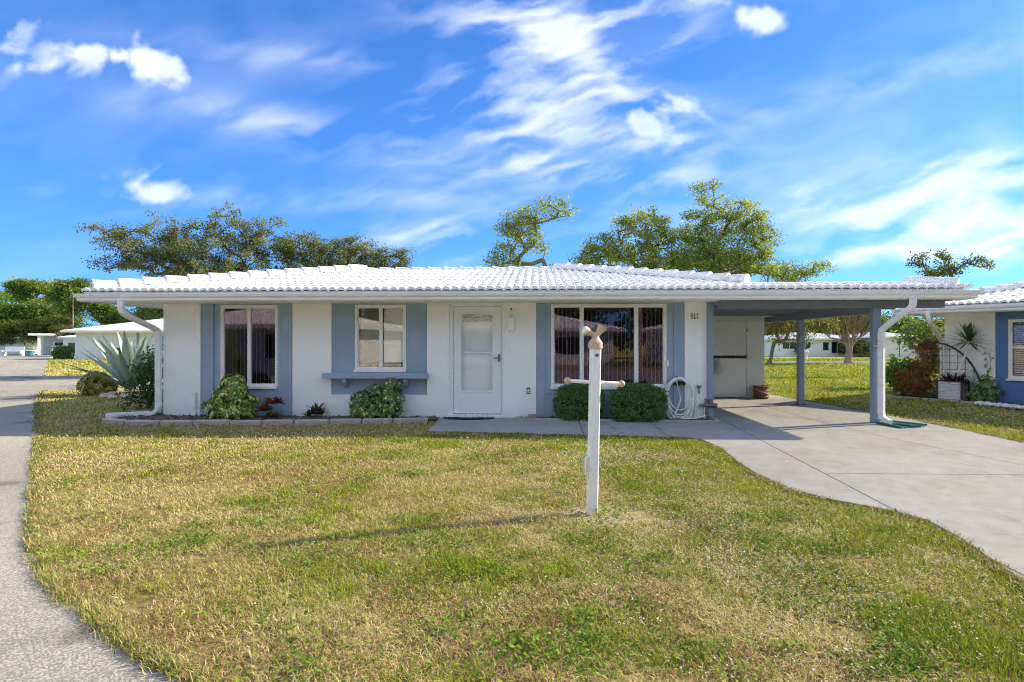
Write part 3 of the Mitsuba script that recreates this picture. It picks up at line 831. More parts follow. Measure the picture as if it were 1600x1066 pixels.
# taps right of the big window
kt = add('house__water_tap', cat([tube([(3.05, YW - .05, .56), (3.05, YW - .05, .62)], .012), tube([(3.05, YW - .05, .62), (3.05, YW - .05, .64)], .035, 10), bx(3.0, 3.10, YW - .055, YW - .045, .645, .665), tube([(3.05, YW, .55), (3.05, YW - .06, .55), (3.05, YW - .09, .52)], .014)]), 'seal')
add(kt + '__riser', tube([(3.03, YW - .03, .55), (3.0, YW - .03, .40), (2.99, YW - .03, .04)], .013), 'pvc')
kv = add('house__valve_cluster', cat([tube([(3.03, YW - .11, .30), (3.10, YW - .11, .30)], .020), tube([(3.10, YW - .11, .30), (3.34, YW - .12, .30)], .034, 10), tube([(3.30, YW - .12, .30), (3.36, YW - .12, .29)], .045, 10), tube([(3.16, YW - .11, .30), (3.16, YW - .11, .42)], .022), tube([(3.24, YW - .11, .30), (3.24, YW - .11, .41)], .026), tube([(3.17, YW - .11, .30), (3.17, YW - .11, .10)], .030, 10), tube([(3.17, YW - .11, .12), (3.22, YW - .13, .08), (3.23, YW - .14, .04)], .020), bx(3.13, 3.20, YW - .14, YW - .08, .405, .42), bx(3.2, 3.28, YW - .14, YW - .08, .40, .415)]), 'bronze')
add(kv + '__riser', tube([(3.14, YW - .11, .28), (3.15, YW - .10, .03)], .014), 'pvc')
add('house__hose_hanger', cat([bx(2.62, 2.70, YW - .03, YW + .0, .66, .80, .004), tube([(2.55, YW - .05, .70), (2.58, YW - .05, .735), (2.66, YW - .05, .755), (2.76, YW - .05, .735), (2.80, YW - .05, .70)], .035, 8, flat=1.6), tube([(2.64, YW - .06, .76), (2.64, YW - .06, .84)], .012)]), 'black')

# the hose, coiled on its hanger
lab('garden_hose', 'white garden hose hanging in loops on the wall below the house number', 'garden hose')
pts = []
for i in range(6):
    rr, hh = .215 + .028 * (i % 3) + rng.uniform(-.01, .01), .30 + .035 * i + rng.uniform(-.01, .02)
    off = rng.uniform(-.02, .02)
    for t in np.linspace(0, 1, 28, endpoint=False):
        an = 2 * np.pi * t
        x = 2.675 + off + rr * math.sin(an) * (1.0 + .12 * math.cos(an))
        z = .77 - hh * (1 - math.cos(an)) * .96 + .01 * i
        pts.append((x, YW - .075 - .016 * (i % 4), max(z, .05)))
pts += [(2.70, YW - .10, .40), (2.58, YW - .12, .12), (2.72, YW - .16, .055), (2.95, YW - .15, .06), (3.10, YW - .13, .09), (3.16, YW - .12, .12)]
add('garden_hose__coil', tube(pts, .0135, 7), 'hose', smooth=50)

# door mat, paver, splash blocks
an = np.linspace(0, np.pi, 24)
mat = Polygon([(-1.30 + .50 * math.cos(t), 10.845 - .30 * math.sin(t)) for t in an])
lab('doormat', 'black half-round rubber doormat in front of the white door', 'doormat')
add('doormat__mat', ext(mat, .031, .043), 'rubber')
rings = []
for s_ in (.92, .72, .5):
    rings.append(tube([(-1.30 + .50 * s_ * math.cos(t), 10.835 - .30 * s_ * math.sin(t), .046) for t in an], .007, 5))
for i in range(9):
    t = np.pi * (i + .5) / 9
    rings.append(tube([(-1.30 + .2 * math.cos(t), 10.83 - .12 * math.sin(t), .046), (-1.30 + .46 * math.cos(t), 10.83 - .276 * math.sin(t), .046)], .006, 5))
add('doormat__pattern', cat(rings), 'rubber')
add('paver__brick', moved(bx(-.085, .085, -.05, .05, 0, .085, .012), (-.09, 10.78, .03), .1), 'paver_paint', smooth=30)
lab('paver', 'small brown brick lying in the bed beside the blue wall', 'brick')


def splash(at, rz, L=.62):
    p = np.array([(-.10, 0), (.10, 0), (.15, L), (-.15, L)])
    base = ext(Polygon(p), 0, .012)
    rims = [tube([(-.10, 0, .03), (-.15, L, .018)], .018, 6), tube([(.10, 0, .03), (.15, L, .018)], .018, 6), tube([(-.10, 0, .03), (.10, 0, .03)], .018, 6), tube([(-.03, .05, .014), (-.05, L, .014)], .008, 5), tube([(.03, .05, .014), (.05, L, .014)], .008, 5)]
    return moved(cat([base] + rims), at, rz)


lab('splash_block', 'green plastic splash block under the carport downspout, the nearer of the two', 'splash block', 'splash blocks')
add('splash_block__tray', splash((6.12, 10.40, .032), math.radians(-165), .55), 'green')
lab('splash_block_001', 'second green splash block, right of the carport downspout', 'splash block', 'splash blocks')
add('splash_block_001__tray', splash((6.26, 10.52, .032), math.radians(-140), .60), 'green')

# basket by the store room
lab('basket_planter', 'brown woven basket planter by the store room wall in the carport', 'planter')
prof = [(0.0, .0), (.155, 0), (.175, .03)] + [(.178 + .012 * math.sin(i * 1.57), .03 + i * .019) for i in range(15)] + [(.205, .32), (.19, .33), (.17, .31), (.16, .28), (0, .28)]
add('basket_planter__basket', moved(lathe(prof, 28), (5.78, 14.92, .03)), 'basket', smooth=40)
add('basket_planter__handle', tube([(5.60, 14.85, .30), (5.66, 14.74, .24), (5.78, 14.70, .20), (5.90, 14.76, .16)], .014, 7), 'tan')
add('basket_planter__soil', moved(trimesh.creation.cylinder(.165, .02, sections=20), (5.78, 14.92, .31)), 'mulch')

# ------------------------------------------------------------------ the lamp post in the lawn
lab('lamp_post', 'white square lamp post with a crossbar and tan twin lamp head in the lawn', 'lamp post')
LX, LY, lean = 0.475, 4.93, 0.022
kLP = num('lamp_post')


def lp(m):
    return moved(m, (LX, LY, 0), 0.22, 0, lean)


add('lamp_post__post', lp(bx(-.042, .042, -.042, .042, -.1, 1.435, .010)), 'postwhite', smooth=30)
add('lamp_post__cap', lp(cat([moved(lathe([(0, 1.425), (.060, 1.425), (.062, 1.43), (.062, 1.478), (.056, 1.486), (.032, 1.518), (.028, 1.532), (.030, 1.540), (0, 1.545)], 24))])), 'tan', smooth=40)
sock = [(0, 0), (.022, 0), (.030, .02), (.034, .06), (.055, .115), (.058, .125), (.050, .125), (.030, .07), (0, .06)]
s1 = moved(lathe(sock, 20), (.008, 0, 1.535), 0, 0, math.radians(34), .76)
s2 = moved(lathe(sock, 20), (-.008, 0, 1.540), 0, 0, math.radians(-66), .68)
knuckle = moved(trimesh.creation.icosphere(2, .027), (0, 0, 1.540))
add('lamp_post__lamp_holder', lp(s1), 'tan', smooth=40)
add('lamp_post__lamp_holder', lp(cat([s2, knuckle])), 'tan', smooth=40)
bulb = lathe([(0, 0.05), (.028, .06), (.036, .09), (.056, .135), (.058, .15), (.045, .170), (.02, .178), (0, .18)], 22)
add('lamp_post__bulb', lp(moved(bulb, (-.008, 0, 1.540), 0, 0, math.radians(-66), .68)), 'bulb', smooth=50)
add('lamp_post__crossbar', lp(tube([(-.235, 0, 1.145), (.235, 0, 1.125)], .016, 12)), 'postwhite', smooth=50)
for x, z in ((-.245, 1.1455), (.245, 1.1245)):
    add('lamp_post__finial', lp(moved(trimesh.creation.icosphere(2, .030), (x, 0, z))), 'tan', smooth=True)
add('lamp_post__light_sensor', lp(tube([(.0, -.0425, 1.37), (.0, -.052, 1.37)], .014, 12)), 'seal')
ko = add('lamp_post__outlet_box', lp(bx(-.081, -.0425, -.03, .04, .34, .50, .006)), 'metal')
add(ko + '__cover', lp(bx(-.088, -.0815, -.024, .034, .36, .485, .003)), 'metal')


# ------------------------------------------------------------------ leaves, shrubs, trees


def unit(v):
    return v / (np.linalg.norm(v, axis=-1, keepdims=True) + 1e-12)


def rdir(r, n):
    return unit(r.normal(size=(n, 3)))


def leaf_mesh(p, d, nrm, L, W, col, fold=0.12, droop=0.0):
    """Kite leaves folded along the midrib: base p, direction d, face normal nrm. Returns (mesh, colours)."""
    n = len(p)
    d = unit(d)
    s = unit(np.cross(d, nrm))
    nn = np.cross(s, d)
    L, W = np.broadcast_to(L, (n,))[:, None], np.broadcast_to(W, (n,))[:, None]
    mid = p + d * L * 0.45 - np.array([0, 0, 1.0]) * droop * L * 0.2
    tip = p + d * L - np.array([0, 0, 1.0]) * droop * L
    a, b = mid + s * W * 0.5 + nn * W * fold, mid - s * W * 0.5 + nn * W * fold
    v = np.stack([p, a, tip, b], 1).reshape(-1, 3)
    k = np.arange(n)[:, None] * 4
    f = np.vstack([k + [[0, 1, 2]], k + [[0, 2, 3]]])
    return TM(v, f), np.repeat(col, 4, axis=0)


def vmix(a, b, t):
    return np.asarray(a)[None] * (1 - t[:, None]) + np.asarray(b)[None] * t[:, None]


def put_leaves(key, parts, bsdf='leaf', kind=None):
    m = cat([q[0] for q in parts])
    c = np.vstack([q[1] for q in parts])
    kk = num(key)
    scene[kk] = mikit.ply(m, bsdf, smooth=False, color=np.clip(c, 0.002, 0.95))
    if kind:
        lab(kk, kind=kind)
    return kk


def skeleton(r, roots, targets, step, wob):
    """A branching skeleton: roots is a polyline from the ground up; each target is joined to the nearest node. Returns (points, parents, tips)."""
    P_ = [np.array(q, float) for q in roots]
    par = [-1] + list(range(len(roots) - 1))
    tips = []
    start = max(1, len(roots) // 2)
    order = np.argsort(np.linalg.norm(targets - P_[-1], axis=1))
    for t in order:
        q = targets[t]
        A = np.array(P_)
        w = np.linalg.norm(A - q, axis=1) + np.where(A[:, 2] > q[2] + 0.2, 1.2, 0.0) * np.linalg.norm(A - q, axis=1)
        w[:start] += 50
        i = int(np.argmin(w))
        p0 = P_[i]
        n = max(1, int(np.linalg.norm(q - p0) / step))
        last = i
        for k in range(1, n + 1):
            f = k / n
            pt = p0 + (q - p0) * f + r.normal(0, wob, 3) * (step if k < n else 0) + np.array([0, 0, -0.12 * step * math.sin(math.pi * f) * n * 0.4])
            P_.append(pt)
            par.append(last)
            last = len(P_) - 1
        tips.append(last)
    return np.array(P_), par, tips


def skeleton_mesh(P_, par, tips, r_tip, r_trunk, power=2.2, sides=5, r_min=0.0):
    rad = np.zeros(len(P_))
    for t in tips:
        rad[t] += r_tip ** power
    kids = [[] for _ in P_]
    for i, p in enumerate(par):
        if p >= 0:
            kids[p].append(i)
    for i in range(len(P_) - 1, -1, -1):
        if par[i] >= 0:
            rad[par[i]] += rad[i]
    rad = np.maximum(rad, r_tip ** power) ** (1 / power)
    rad *= r_trunk / rad[0] if rad[0] > r_trunk else 1.0
    rad = np.maximum(rad, r_min)
    rad[0] = max(rad[0], r_trunk)
    vs, fs, at = [], [], 0
    ang = np.arange(sides) * 2 * np.pi / sides
    for i, p in enumerate(par):
        if p < 0:
            continue
        a, b = P_[p], P_[i]
        d = unit(b - a)
        u = np.cross(d, [0.3, 0.5, 0.8])
        u = unit(u)
        w = np.cross(d, u)
        ra = min(rad[p], rad[i] * 1.6) if p > 0 else rad[p] * 1.25
        ring = np.cos(ang)[:, None] * u + np.sin(ang)[:, None] * w
        vs.append(np.vstack([a - d * ra * 0.2 + ring * ra, b + ring * rad[i]]))
        k = np.arange(sides)
        fs.append(at + np.vstack([np.stack([k, (k + 1) % sides, (k + 1) % sides + sides], 1), np.stack([k, (k + 1) % sides + sides, k + sides], 1)]))
        at += 2 * sides
    return TM(np.vstack(vs), np.vstack(fs))


def crown_points(r, blobs, n):
    """n points spread through ellipsoids (x, y, z, rx, ry, rz, weight), more of them towards the outside."""
    w = np.array([b[6] if len(b) > 6 else b[3] * b[4] * b[5] for b in blobs], float)
    pick = r.choice(len(blobs), n, p=w / w.sum())
    bb = np.array([b[:6] for b in blobs])[pick]
    return bb[:, :3] + rdir(r, n) * (r.uniform(0, 1, n) ** (1 / 2.4))[:, None] * bb[:, 3:6]


def tree(key, base, blobs, n_clumps, n_leaf, leaf, clump, cols, trunk_r, seed, fork=0.45, lean=(0, 0), bark='bark', r_tip=0.012, droop=0.3, wl=0.5, sides=5, moss=0):
    r = np.random.default_rng(seed)
    base = np.array(base, float)
    top = np.average(np.array([b[:3] for b in blobs]), axis=0, weights=[b[3] for b in blobs])
    fork_at = base + np.array([(top[0] - base[0]) * .35 + lean[0], (top[1] - base[1]) * .35 + lean[1], (top[2] - base[2]) * fork])
    roots = [base + (fork_at - base) * f + np.array([*(r.normal(0, .04, 2) * (0 < f < 1)), 0]) for f in np.linspace(0, 1, 6)]
    tg = crown_points(r, blobs, n_clumps)
    tg = tg[tg[:, 2] > fork_at[2] - 0.6]
    P_, par, tips = skeleton(r, roots, tg, 0.45, 0.16)
    wood = [skeleton_mesh(P_, par, tips, r_tip, trunk_r, sides=sides)]
    tw = np.repeat(P_[tips], 4, axis=0)
    td = unit(rdir(r, len(tw)) + [0, 0, .25]) * (clump * r.uniform(.8, 1.7, len(tw)))[:, None]
    ts = unit(np.cross(td, rdir(r, len(tw)))) * r_tip * .45
    tn = unit(np.cross(td, ts)) * r_tip * .45
    tv = np.stack([tw + ts, tw - ts * .5 + tn * .87, tw - ts * .5 - tn * .87, tw + td], 1).reshape(-1, 3)
    tk = np.arange(len(tw))[:, None] * 4
    wood.append(TM(tv, np.vstack([tk + [[0, 1, 3]], tk + [[1, 2, 3]], tk + [[2, 0, 3]]])))
    add(key + '__trunk', cat(wood), bark, smooth=True)
    n = n_leaf * len(tg)
    ci = np.repeat(np.arange(len(tg)), n_leaf)
    cs = r.uniform(0.65, 1.3, len(tg))
    g = np.clip(r.normal(size=(n, 3)), -1.7, 1.7) * clump * cs[ci][:, None] * np.array([1, 1, 0.62])
    p = tg[ci] + g
    d = unit(unit(g) * 0.7 + rdir(r, n) + np.array([0, 0, -droop]))
    nrm = unit(rdir(r, n) + np.array([0, 0, 0.9]))
    tone = np.clip(0.5 + 0.30 * r.normal(size=len(tg))[ci] + 0.30 * r.normal(size=n), 0, 1)
    c = vmix(cols[0], cols[1], tone)
    if len(cols) > 2:
        old = (r.uniform(size=n) < 0.10)
        c[old] = np.asarray(cols[2])[None] * r.uniform(.7, 1.2, (old.sum(), 1))
    L = leaf * r.uniform(0.6, 1.35, n)
    put_leaves(key + '__crown', [leaf_mesh(p, d, nrm, L, L * wl, c)])
    if moss:
        q = tg[r.integers(0, len(tg), moss)]
        segs = []
        for k in range(5):
            pp = q + r.normal(size=q.shape) * [.12, .12, .05] - [0, 0, .12 * k]
            segs.append(leaf_mesh(pp, r.normal(size=q.shape) * .12 + [0, 0, -1], rdir(r, moss), .34, .06, vmix((.20, .19, .13), (.33, .31, .22), r.uniform(size=moss))))
        put_leaves(key + '__moss', segs, kind='stuff')


def umbel_shrub(key, base, blobs, n, seed, c_leaf, c_edge, size=0.085, edge_p=0.5, stems=9):
    """A shrub of whorled leaves (seven drooping leaflets on each stalk), for blobs (x, y, z, rx, ry, rz) above its base."""
    r = np.random.default_rng(seed)
    base = np.array(base, float)
    bb = np.array(blobs, float)
    bb[:, :3] += base
    w = (bb[:, 3] * bb[:, 4] + bb[:, 4] * bb[:, 5] + bb[:, 3] * bb[:, 5])
    pick = r.choice(len(bb), n, p=w / w.sum())
    o = rdir(r, n)
    rad = np.where(r.uniform(size=n) < .75, r.uniform(.82, 1.06, n), r.uniform(.4, .85, n))
    p = bb[pick, :3] + o * bb[pick, 3:6] * rad[:, None]
    ok = p[:, 2] > base[2] + .03
    p, o = p[ok], unit((o / bb[pick, 3:6])[ok] + np.array([0, 0, .25]))
    n = len(p)
    parts = []
    tone = np.clip(.5 + .3 * r.normal(size=n), 0, 1)
    for k in range(7):
        a = 2 * np.pi * k / 7 + r.uniform(0, .5, n)
        u = unit(np.cross(o, [0.2, 0.1, 1.0]))
        v = np.cross(o, u)
        ra = np.cos(a)[:, None] * u + np.sin(a)[:, None] * v
        d = unit(ra + o * r.uniform(-.1, .5, n)[:, None] + [0, 0, -.25])
        L = size * r.uniform(.7, 1.2, n)
        col = vmix(c_leaf[0], c_leaf[1], np.clip(tone + .25 * r.normal(size=n), 0, 1))
        var = r.uniform(size=n) < edge_p * r.uniform(.3, 1, n)
        col[var] = vmix(c_edge[0], c_edge[1], r.uniform(size=var.sum()))
        parts.append(leaf_mesh(p + r.normal(0, .006, (n, 3)), d, o + .3 * rdir(r, n), L, L * .48, col, .10, .18))
    put_leaves(key + '__foliage', parts, 'waxleaf')
    sm = []
    for k in range(stems):
        b = bb[r.integers(0, len(bb))]
        q = b[:3] + rdir(r, 1)[0] * b[3:6] * .6
        s0 = base + np.array([*(r.normal(0, .06, 2)), -.02])
        mid = (s0 + q) / 2 + np.array([0, 0, .05])
        sm.append(tube([s0, mid, q], [.012, .009, .005], 5))
    add(key + '__stems', cat(sm), 'bark')


def hedge(key, c, rx, ry, rz, seed, n=17000, cols=((.045, .11, .03), (.13, .26, .06)), size=.038):
    """A clipped round hedge: a squarish dome packed with small leaves round a dark core for inner shade."""
    r = np.random.default_rng(seed)
    c = np.array(c, float)
    o = rdir(r, n)
    o[:, 2] = np.where(o[:, 2] < -.75, -o[:, 2], o[:, 2])
    q = np.sign(o) * np.abs(o) ** .72
    q /= np.linalg.norm(q, axis=1, keepdims=True) ** .55
    bumpy = 1 + .24 * (meshkit.fbm(o * 3.2 + seed, 3, seed) - .5) * 2
    depth = np.where(r.uniform(size=n) < .72, r.uniform(.95, 1.03, n), r.uniform(.7, .97, n))
    stray = r.uniform(size=n) < .045
    depth[stray] += r.uniform(.03, .14, stray.sum())
    p = c + q * np.array([rx, ry, rz]) * (bumpy * depth)[:, None]
    ok = p[:, 2] > .03
    p, o = p[ok], o[ok]
    n = len(p)
    d = unit(o * .8 + rdir(r, n) * .9 + [0, 0, .35])
    nrm = unit(o + .7 * rdir(r, n))
    tone = np.clip(.45 + .3 * r.normal(size=n), 0, 1)
    col = vmix(cols[0], cols[1], tone)
    new = r.uniform(size=n) < .05
    col[new] = vmix((.10, .17, .04), (.16, .22, .06), r.uniform(size=new.sum()))
    dead = r.uniform(size=n) < .006
    col[dead] = (.30, .17, .08)
    L = size * r.uniform(.7, 1.3, n)
    put_leaves(key + '__foliage', [leaf_mesh(p, d, nrm, L, L * .55, col)], 'waxleaf')
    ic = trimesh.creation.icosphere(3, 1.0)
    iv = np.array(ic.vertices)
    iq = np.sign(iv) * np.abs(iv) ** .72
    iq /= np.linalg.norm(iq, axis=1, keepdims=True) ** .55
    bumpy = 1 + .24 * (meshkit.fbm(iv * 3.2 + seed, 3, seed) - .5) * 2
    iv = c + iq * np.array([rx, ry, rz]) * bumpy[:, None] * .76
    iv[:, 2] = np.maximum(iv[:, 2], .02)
    add(key + '__shade_core', TM(iv, ic.faces), 'leafshade', smooth=True)  # solid dark core painted as the shade inside the bush


G_ARB, E_ARB = ((.05, .12, .022), (.14, .24, .035)), ((.42, .43, .06), (.66, .63, .17))
lab('variegated_shrub', 'tall yellow-green variegated shrub in front of the left window', 'shrub')
umbel_shrub('variegated_shrub', (-5.78, 10.47, .04), [(.03, .05, .62, .24, .20, .22), (-.02, 0, .40, .30, .24, .24), (-.25, 0, .20, .26, .23, .20), (.27, 0, .27, .25, .24, .24), (.05, -.05, .16, .42, .25, .16), (.12, 0, .50, .2, .18, .16)], 560, 3, G_ARB, E_ARB, .085, .62)
lab('green_shrub', 'leafy green shrub under the window shelf left of the front door', 'shrub')
umbel_shrub('green_shrub', (-3.02, 10.58, .04), [(.28, .02, .60, .20, .18, .16), (-.02, 0, .42, .25, .22, .22), (-.28, 0, .30, .22, .22, .22), (.25, 0, .36, .26, .22, .26), (0, -.04, .16, .46, .26, .16)], 560, 4, ((.04, .10, .025), (.11, .20, .045)), E_ARB, .080, .25)
lab('red_croton', 'low dark red croton in the bed below the left window', 'shrub')


def rosette(key, base, n, L, W, cols, seed, tilt=(15, 75), bsdf='waxleaf', name='foliage', droop=.15, height=0.0, spread=.03):
    r = np.random.default_rng(seed)
    base = np.array(base, float)
    az = np.arange(n) * 2.39996 + r.normal(0, .2, n)
    el = np.radians(90 - (tilt[0] + (tilt[1] - tilt[0]) * np.arange(n) / n))
    d = np.stack([np.cos(az) * np.cos(el), np.sin(az) * np.cos(el), np.sin(el)], 1)
    p = base + d * [1, 1, 0] * spread + np.stack([0 * az, 0 * az, height * (1 - np.arange(n) / n)], 1)
    ll = L * r.uniform(.75, 1.15, n)
    parts = []
    side = unit(np.cross(d, [0, 0, 1.0]))
    nn = np.cross(side, d)
    col = vmix(cols[0], cols[1], r.uniform(size=n))
    # arching strips of four pieces
    K = 5
    prof = [0.55, 1.0, .9, .6, .0]
    rows = []
    for k in range(K):
        t = k / (K - 1)
        c = p + d * (ll * t)[:, None] - np.array([0, 0, 1.0]) * (droop * ll * t * t)[:, None]
        wv = side * (W * prof[k] * .5)
        rows.append(np.stack([c - wv + nn * (W * prof[k] * .22), c, c + wv + nn * (W * prof[k] * .22)], 1))
    v = np.stack(rows, 1).reshape(-1, 3)
    f = []
    k0 = np.arange(n)[:, None] * K * 3
    for k in range(K - 1):
        for s_ in (0, 1):
            a = k * 3 + s_
            f += [k0 + [[a, a + 1, a + 4]], k0 + [[a, a + 4, a + 3]]]
    put_leaves(key + '__' + name, [(TM(v, np.vstack(f)), np.repeat(col, K * 3, 0))], bsdf)


for i in range(9):
    a = i * 2.4
    rosette('red_croton', (-5.02 + .13 * math.cos(a) * (i > 0), 10.52 + .10 * math.sin(a) * (i > 0), .05 + .14 * (i % 3)), 14, .17, .055, ((.10, .025, .02), (.20, .06, .025)) if i % 3 else ((.09, .07, .015), (.22, .08, .03)), 60 + i, (10, 95))
lab('small_dark_plant', 'small dark-leaved plant alone in the bed, second from the left window', 'plant')
for i, (x, y, z, n, L) in enumerate([(-4.28, 10.72, .10, 9, .20), (-4.20, 10.70, .16, 7, .24), (-4.38, 10.74, .06, 6, .16), (-4.14, 10.73, .10, 8, .18)]):
    rosette('small_dark_plant', (x, y, z), n, L, .075, ((.03, .035, .02), (.09, .06, .03)), 80 + i, (5, 85))
add('small_dark_plant__stem', cat([tube([(-4.26, 10.72, .02), (-4.25, 10.72, .2)], .01, 6), tube([(-4.24, 10.72, .02), (-4.19, 10.70, .2)], .008, 6)]), 'bark')
lab('hedge_bush', 'clipped round dark green bush under the big window, behind the lamp post', 'bush')
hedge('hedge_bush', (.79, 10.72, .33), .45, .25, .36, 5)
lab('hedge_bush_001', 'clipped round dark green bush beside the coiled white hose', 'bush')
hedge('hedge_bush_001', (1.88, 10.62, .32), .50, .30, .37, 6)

# ------------------------------------------------------------------ the agave corner on the left
lab('agave', 'big grey-green agave with long pointed leaves by the left driveway', 'agave')
AG = np.array([-11.42, 15.5, .12])
ag = np.random.default_rng(21)
NA = 36
for i in range(NA):
    az = i * 2.39996 + ag.normal(0, .12)
    tl = math.radians(5 + 58 * (i / NA) ** .9 + ag.normal(0, 3))
    L = ag.uniform(1.5, 1.92) * (.85 if i < 4 else 1)
    W = ag.uniform(.22, .30)
    d = np.array([math.cos(az) * math.sin(tl), math.sin(az) * math.sin(tl), math.cos(tl)])
    s_ = unit(np.cross(d, [0, 0, 1.0]))
    nn = np.cross(s_, d)
    if nn[2] < 0:
        nn = -nn
    K, rows, cl = 11, [], []
    bend = ag.normal(.05, .07)
    for k in range(K):
        t = k / (K - 1)
        w_ = W * (.55 + 1.9 * t * (1 - t) if t < .5 else 2.05 * (1 - t) ** .85) * .5 if t < 1 else 0.0
        c = AG + d * (.06 + L * t) - nn * (bend * L * t * t) + np.array([0, 0, -.10 * t * t * L * math.sin(tl)])
        cup = .42 * (1 - .4 * t)
        for j in (-1, -.5, 0, .5, 1):
            rows.append(c + s_ * (w_ * j) + nn * (w_ * cup * j * j))
            band = .5 + .35 * math.sin(j * 3 + i)
            base_c = np.array([.33, .43, .37]) * (1 - .30 * band) + np.array([.07, .08, .07]) * ag.uniform()
            cl.append(np.array([.12, .08, .05]) if t > .97 else base_c)
    k0, f = np.arange(K - 1)[:, None] * 5, []
    for j in range(4):
        f += [k0 + [[j, j + 1, j + 6]], k0 + [[j, j + 6, j + 5]]]
    kk = num('agave__leaf')
    scene[kk] = mikit.ply(TM(rows, np.vstack(f)), 'waxleaf', smooth=True, color=np.array(cl))
lab('yellow_croton', 'yellow and green croton at the foot of the agave', 'shrub')
umbel_shrub('yellow_croton', (-12.28, 15.35, .02), [(0, 0, .34, .36, .32, .30), (.18, 0, .22, .34, .3, .22), (-.16, 0, .25, .3, .3, .25)], 330, 31, ((.07, .13, .03), (.20, .26, .05)), ((.60, .52, .10), (.52, .28, .08)), .12, .75)
lab('dark_shrub', 'tall loose dark green shrub between the agave and the house wall', 'shrub')
tree('dark_shrub', (-8.70, 12.35, 0), [(-8.72, 12.4, .75, .27, .3, .36), (-8.80, 12.3, .40, .30, .3, .30), (-8.55, 12.4, 1.18, .22, .25, .18), (-8.5, 12.3, .4, .26, .3, .3)], 46, 44, .085, .13, ((.04, .085, .03), (.11, .18, .05), (.28, .24, .10)), .03, 33, fork=.15, r_tip=.006, wl=.45)
sr = np.random.default_rng(8)
for i in range(13):
    st_ = trimesh.creation.icosphere(2, 1.0)
    sv = np.array(st_.vertices)
    sv *= (1 + .5 * (meshkit.fbm(sv * 1.6 + i * 7, 3, i) - .5))[:, None] * np.array([sr.uniform(.09, .2), sr.uniform(.09, .16), sr.uniform(.05, .10)])
    k = num('garden_rock')
    scene[k] = mikit.ply(moved(TM(sv, st_.faces), (sr.uniform(-11.7, -9.6), sr.uniform(14.2, 15.1), .05), sr.uniform(0, 6)), 'tanstone', smooth=25)
    lab(k, 'pale tan rock in the heap below the agave', 'rock', 'rocks below the agave')

# ------------------------------------------------------------------ the neighbour on the right
NE, ND, NN = np.array([9.23, 14.98]), np.array([.615, -.789]) / math.hypot(.615, .789), None
NN = np.array([-ND[1], ND[0]])


def nw(x, y):
    q = NE + ND * x + NN * y
    return float(q[0]), float(q[1])


def nm_(m):
    """From the neighbour's own frame (x along its front, y into it) to the place."""
    m = m.copy()
    m.apply_transform(frame((NE[0], NE[1], 0), (ND[0], ND[1], 0), (NN[0], NN[1], 0), (0, 0, 1)))
    return m


lab('neighbour_house', 'white neighbouring house with bright blue panel and white tile roof on the right', 'house')
nwall = sbox(.73, -.1, 1.74, 2.22)
add('neighbour_house__wall', nm_(cat([ext_xz(nwall, .9, 1.1), ext_xz(sbox(6.0, -.1, 13, 2.22), .9, 1.1), ext_yz(sbox(1.101, -.1, 8.0, 2.22), .73, .93), ext_xz(sbox(.73, -.1, 13, 2.22), 8.001, 8.2), ext_yz(sbox(1.101, -.1, 8.0, 2.22), 12.8, 13.0)])), 'stucco')
NWIN = sbox(1.98, .62, 3.9, 2.02)
add('neighbour_house__blue_panel', nm_(ext_xz(sbox(1.742, -.1, 5.998, 2.22).difference(NWIN), .935, 1.06)), 'nblue')
kw = add('neighbour_house__window', nm_(cat([ext_xz(NWIN.buffer(.002).difference(NWIN.buffer(-.07, join_style='mitre')), .925, 1.0), bx(2.05, 3.83, .945, .99, 1.33, 1.38), bx(1.94, 3.94, .88, .934, .57, .62, .006)])), 'vinyl')
add(kw + '__pane', nm_(TM([[2.05, .97, .69], [3.83, .97, .69], [3.83, .97, 1.95], [2.05, .97, 1.95]], [[0, 1, 2, 3]])), 'glass')
for z in np.arange(.72, 1.94, .052):
    add(kw + '__slat', nm_(moved(bx(2.06, 3.82, -.024, .024, -.0015, .0015), (0, 1.04, z), 0, .7)), 'blind')
add('neighbour_house__interior_wall', nm_(bx(1.0, 6, 1.6, 1.65, 0, 2.2)), 'room')
add('neighbour_house__soffit', nm_(bx(.06, 13.9, .06, 8.9, 2.205, 2.222)), 'soffit')
add('neighbour_house__fascia', nm_(cat([bx(.03, 13.9, .03, .06, 2.18, 2.36), bx(.03, .06, .061, 8.9, 2.18, 2.36)])), 'alum')
NG = ext(gp, 0, 1)
gv = np.array(NG.vertices)
add('neighbour_house__gutter', nm_(TM(np.stack([gv[:, 2] * 13.9 - (1 - gv[:, 2]) * (-gv[:, 0]), .03 + gv[:, 0], gv[:, 1] + 2.19], 1), NG.faces)), 'alum')
add('neighbour_house__gutter', nm_(TM(np.stack([.03 + gv[:, 0], gv[:, 2] * 8.9 - (1 - gv[:, 2]) * (-gv[:, 0]), gv[:, 1] + 2.19], 1), NG.faces)), 'alum')
NR, NZ = 4.4, 2.37
rv = [(*nw(0, 0), NZ - .012), (*nw(14, 0), NZ - .012), (*nw(14 - NR, NR), NZ + PITCH * NR - .012), (*nw(NR, NR), NZ + PITCH * NR - .012), (*nw(14, 2 * NR), NZ - .012), (*nw(0, 2 * NR), NZ - .012)]
add('neighbour_house__roof', TM(rv, [[0, 1, 2], [0, 2, 3], [1, 4, 2], [4, 5, 3], [4, 3, 2], [5, 0, 3]]), 'tile')
stuff2 = []
hA = (nw(0, 0), tuple((ND - NN) * .7071))
hB = (nw(0, 0), tuple((NN - ND) * .7071))
near = (nw(3.4, 0), tuple(-ND))
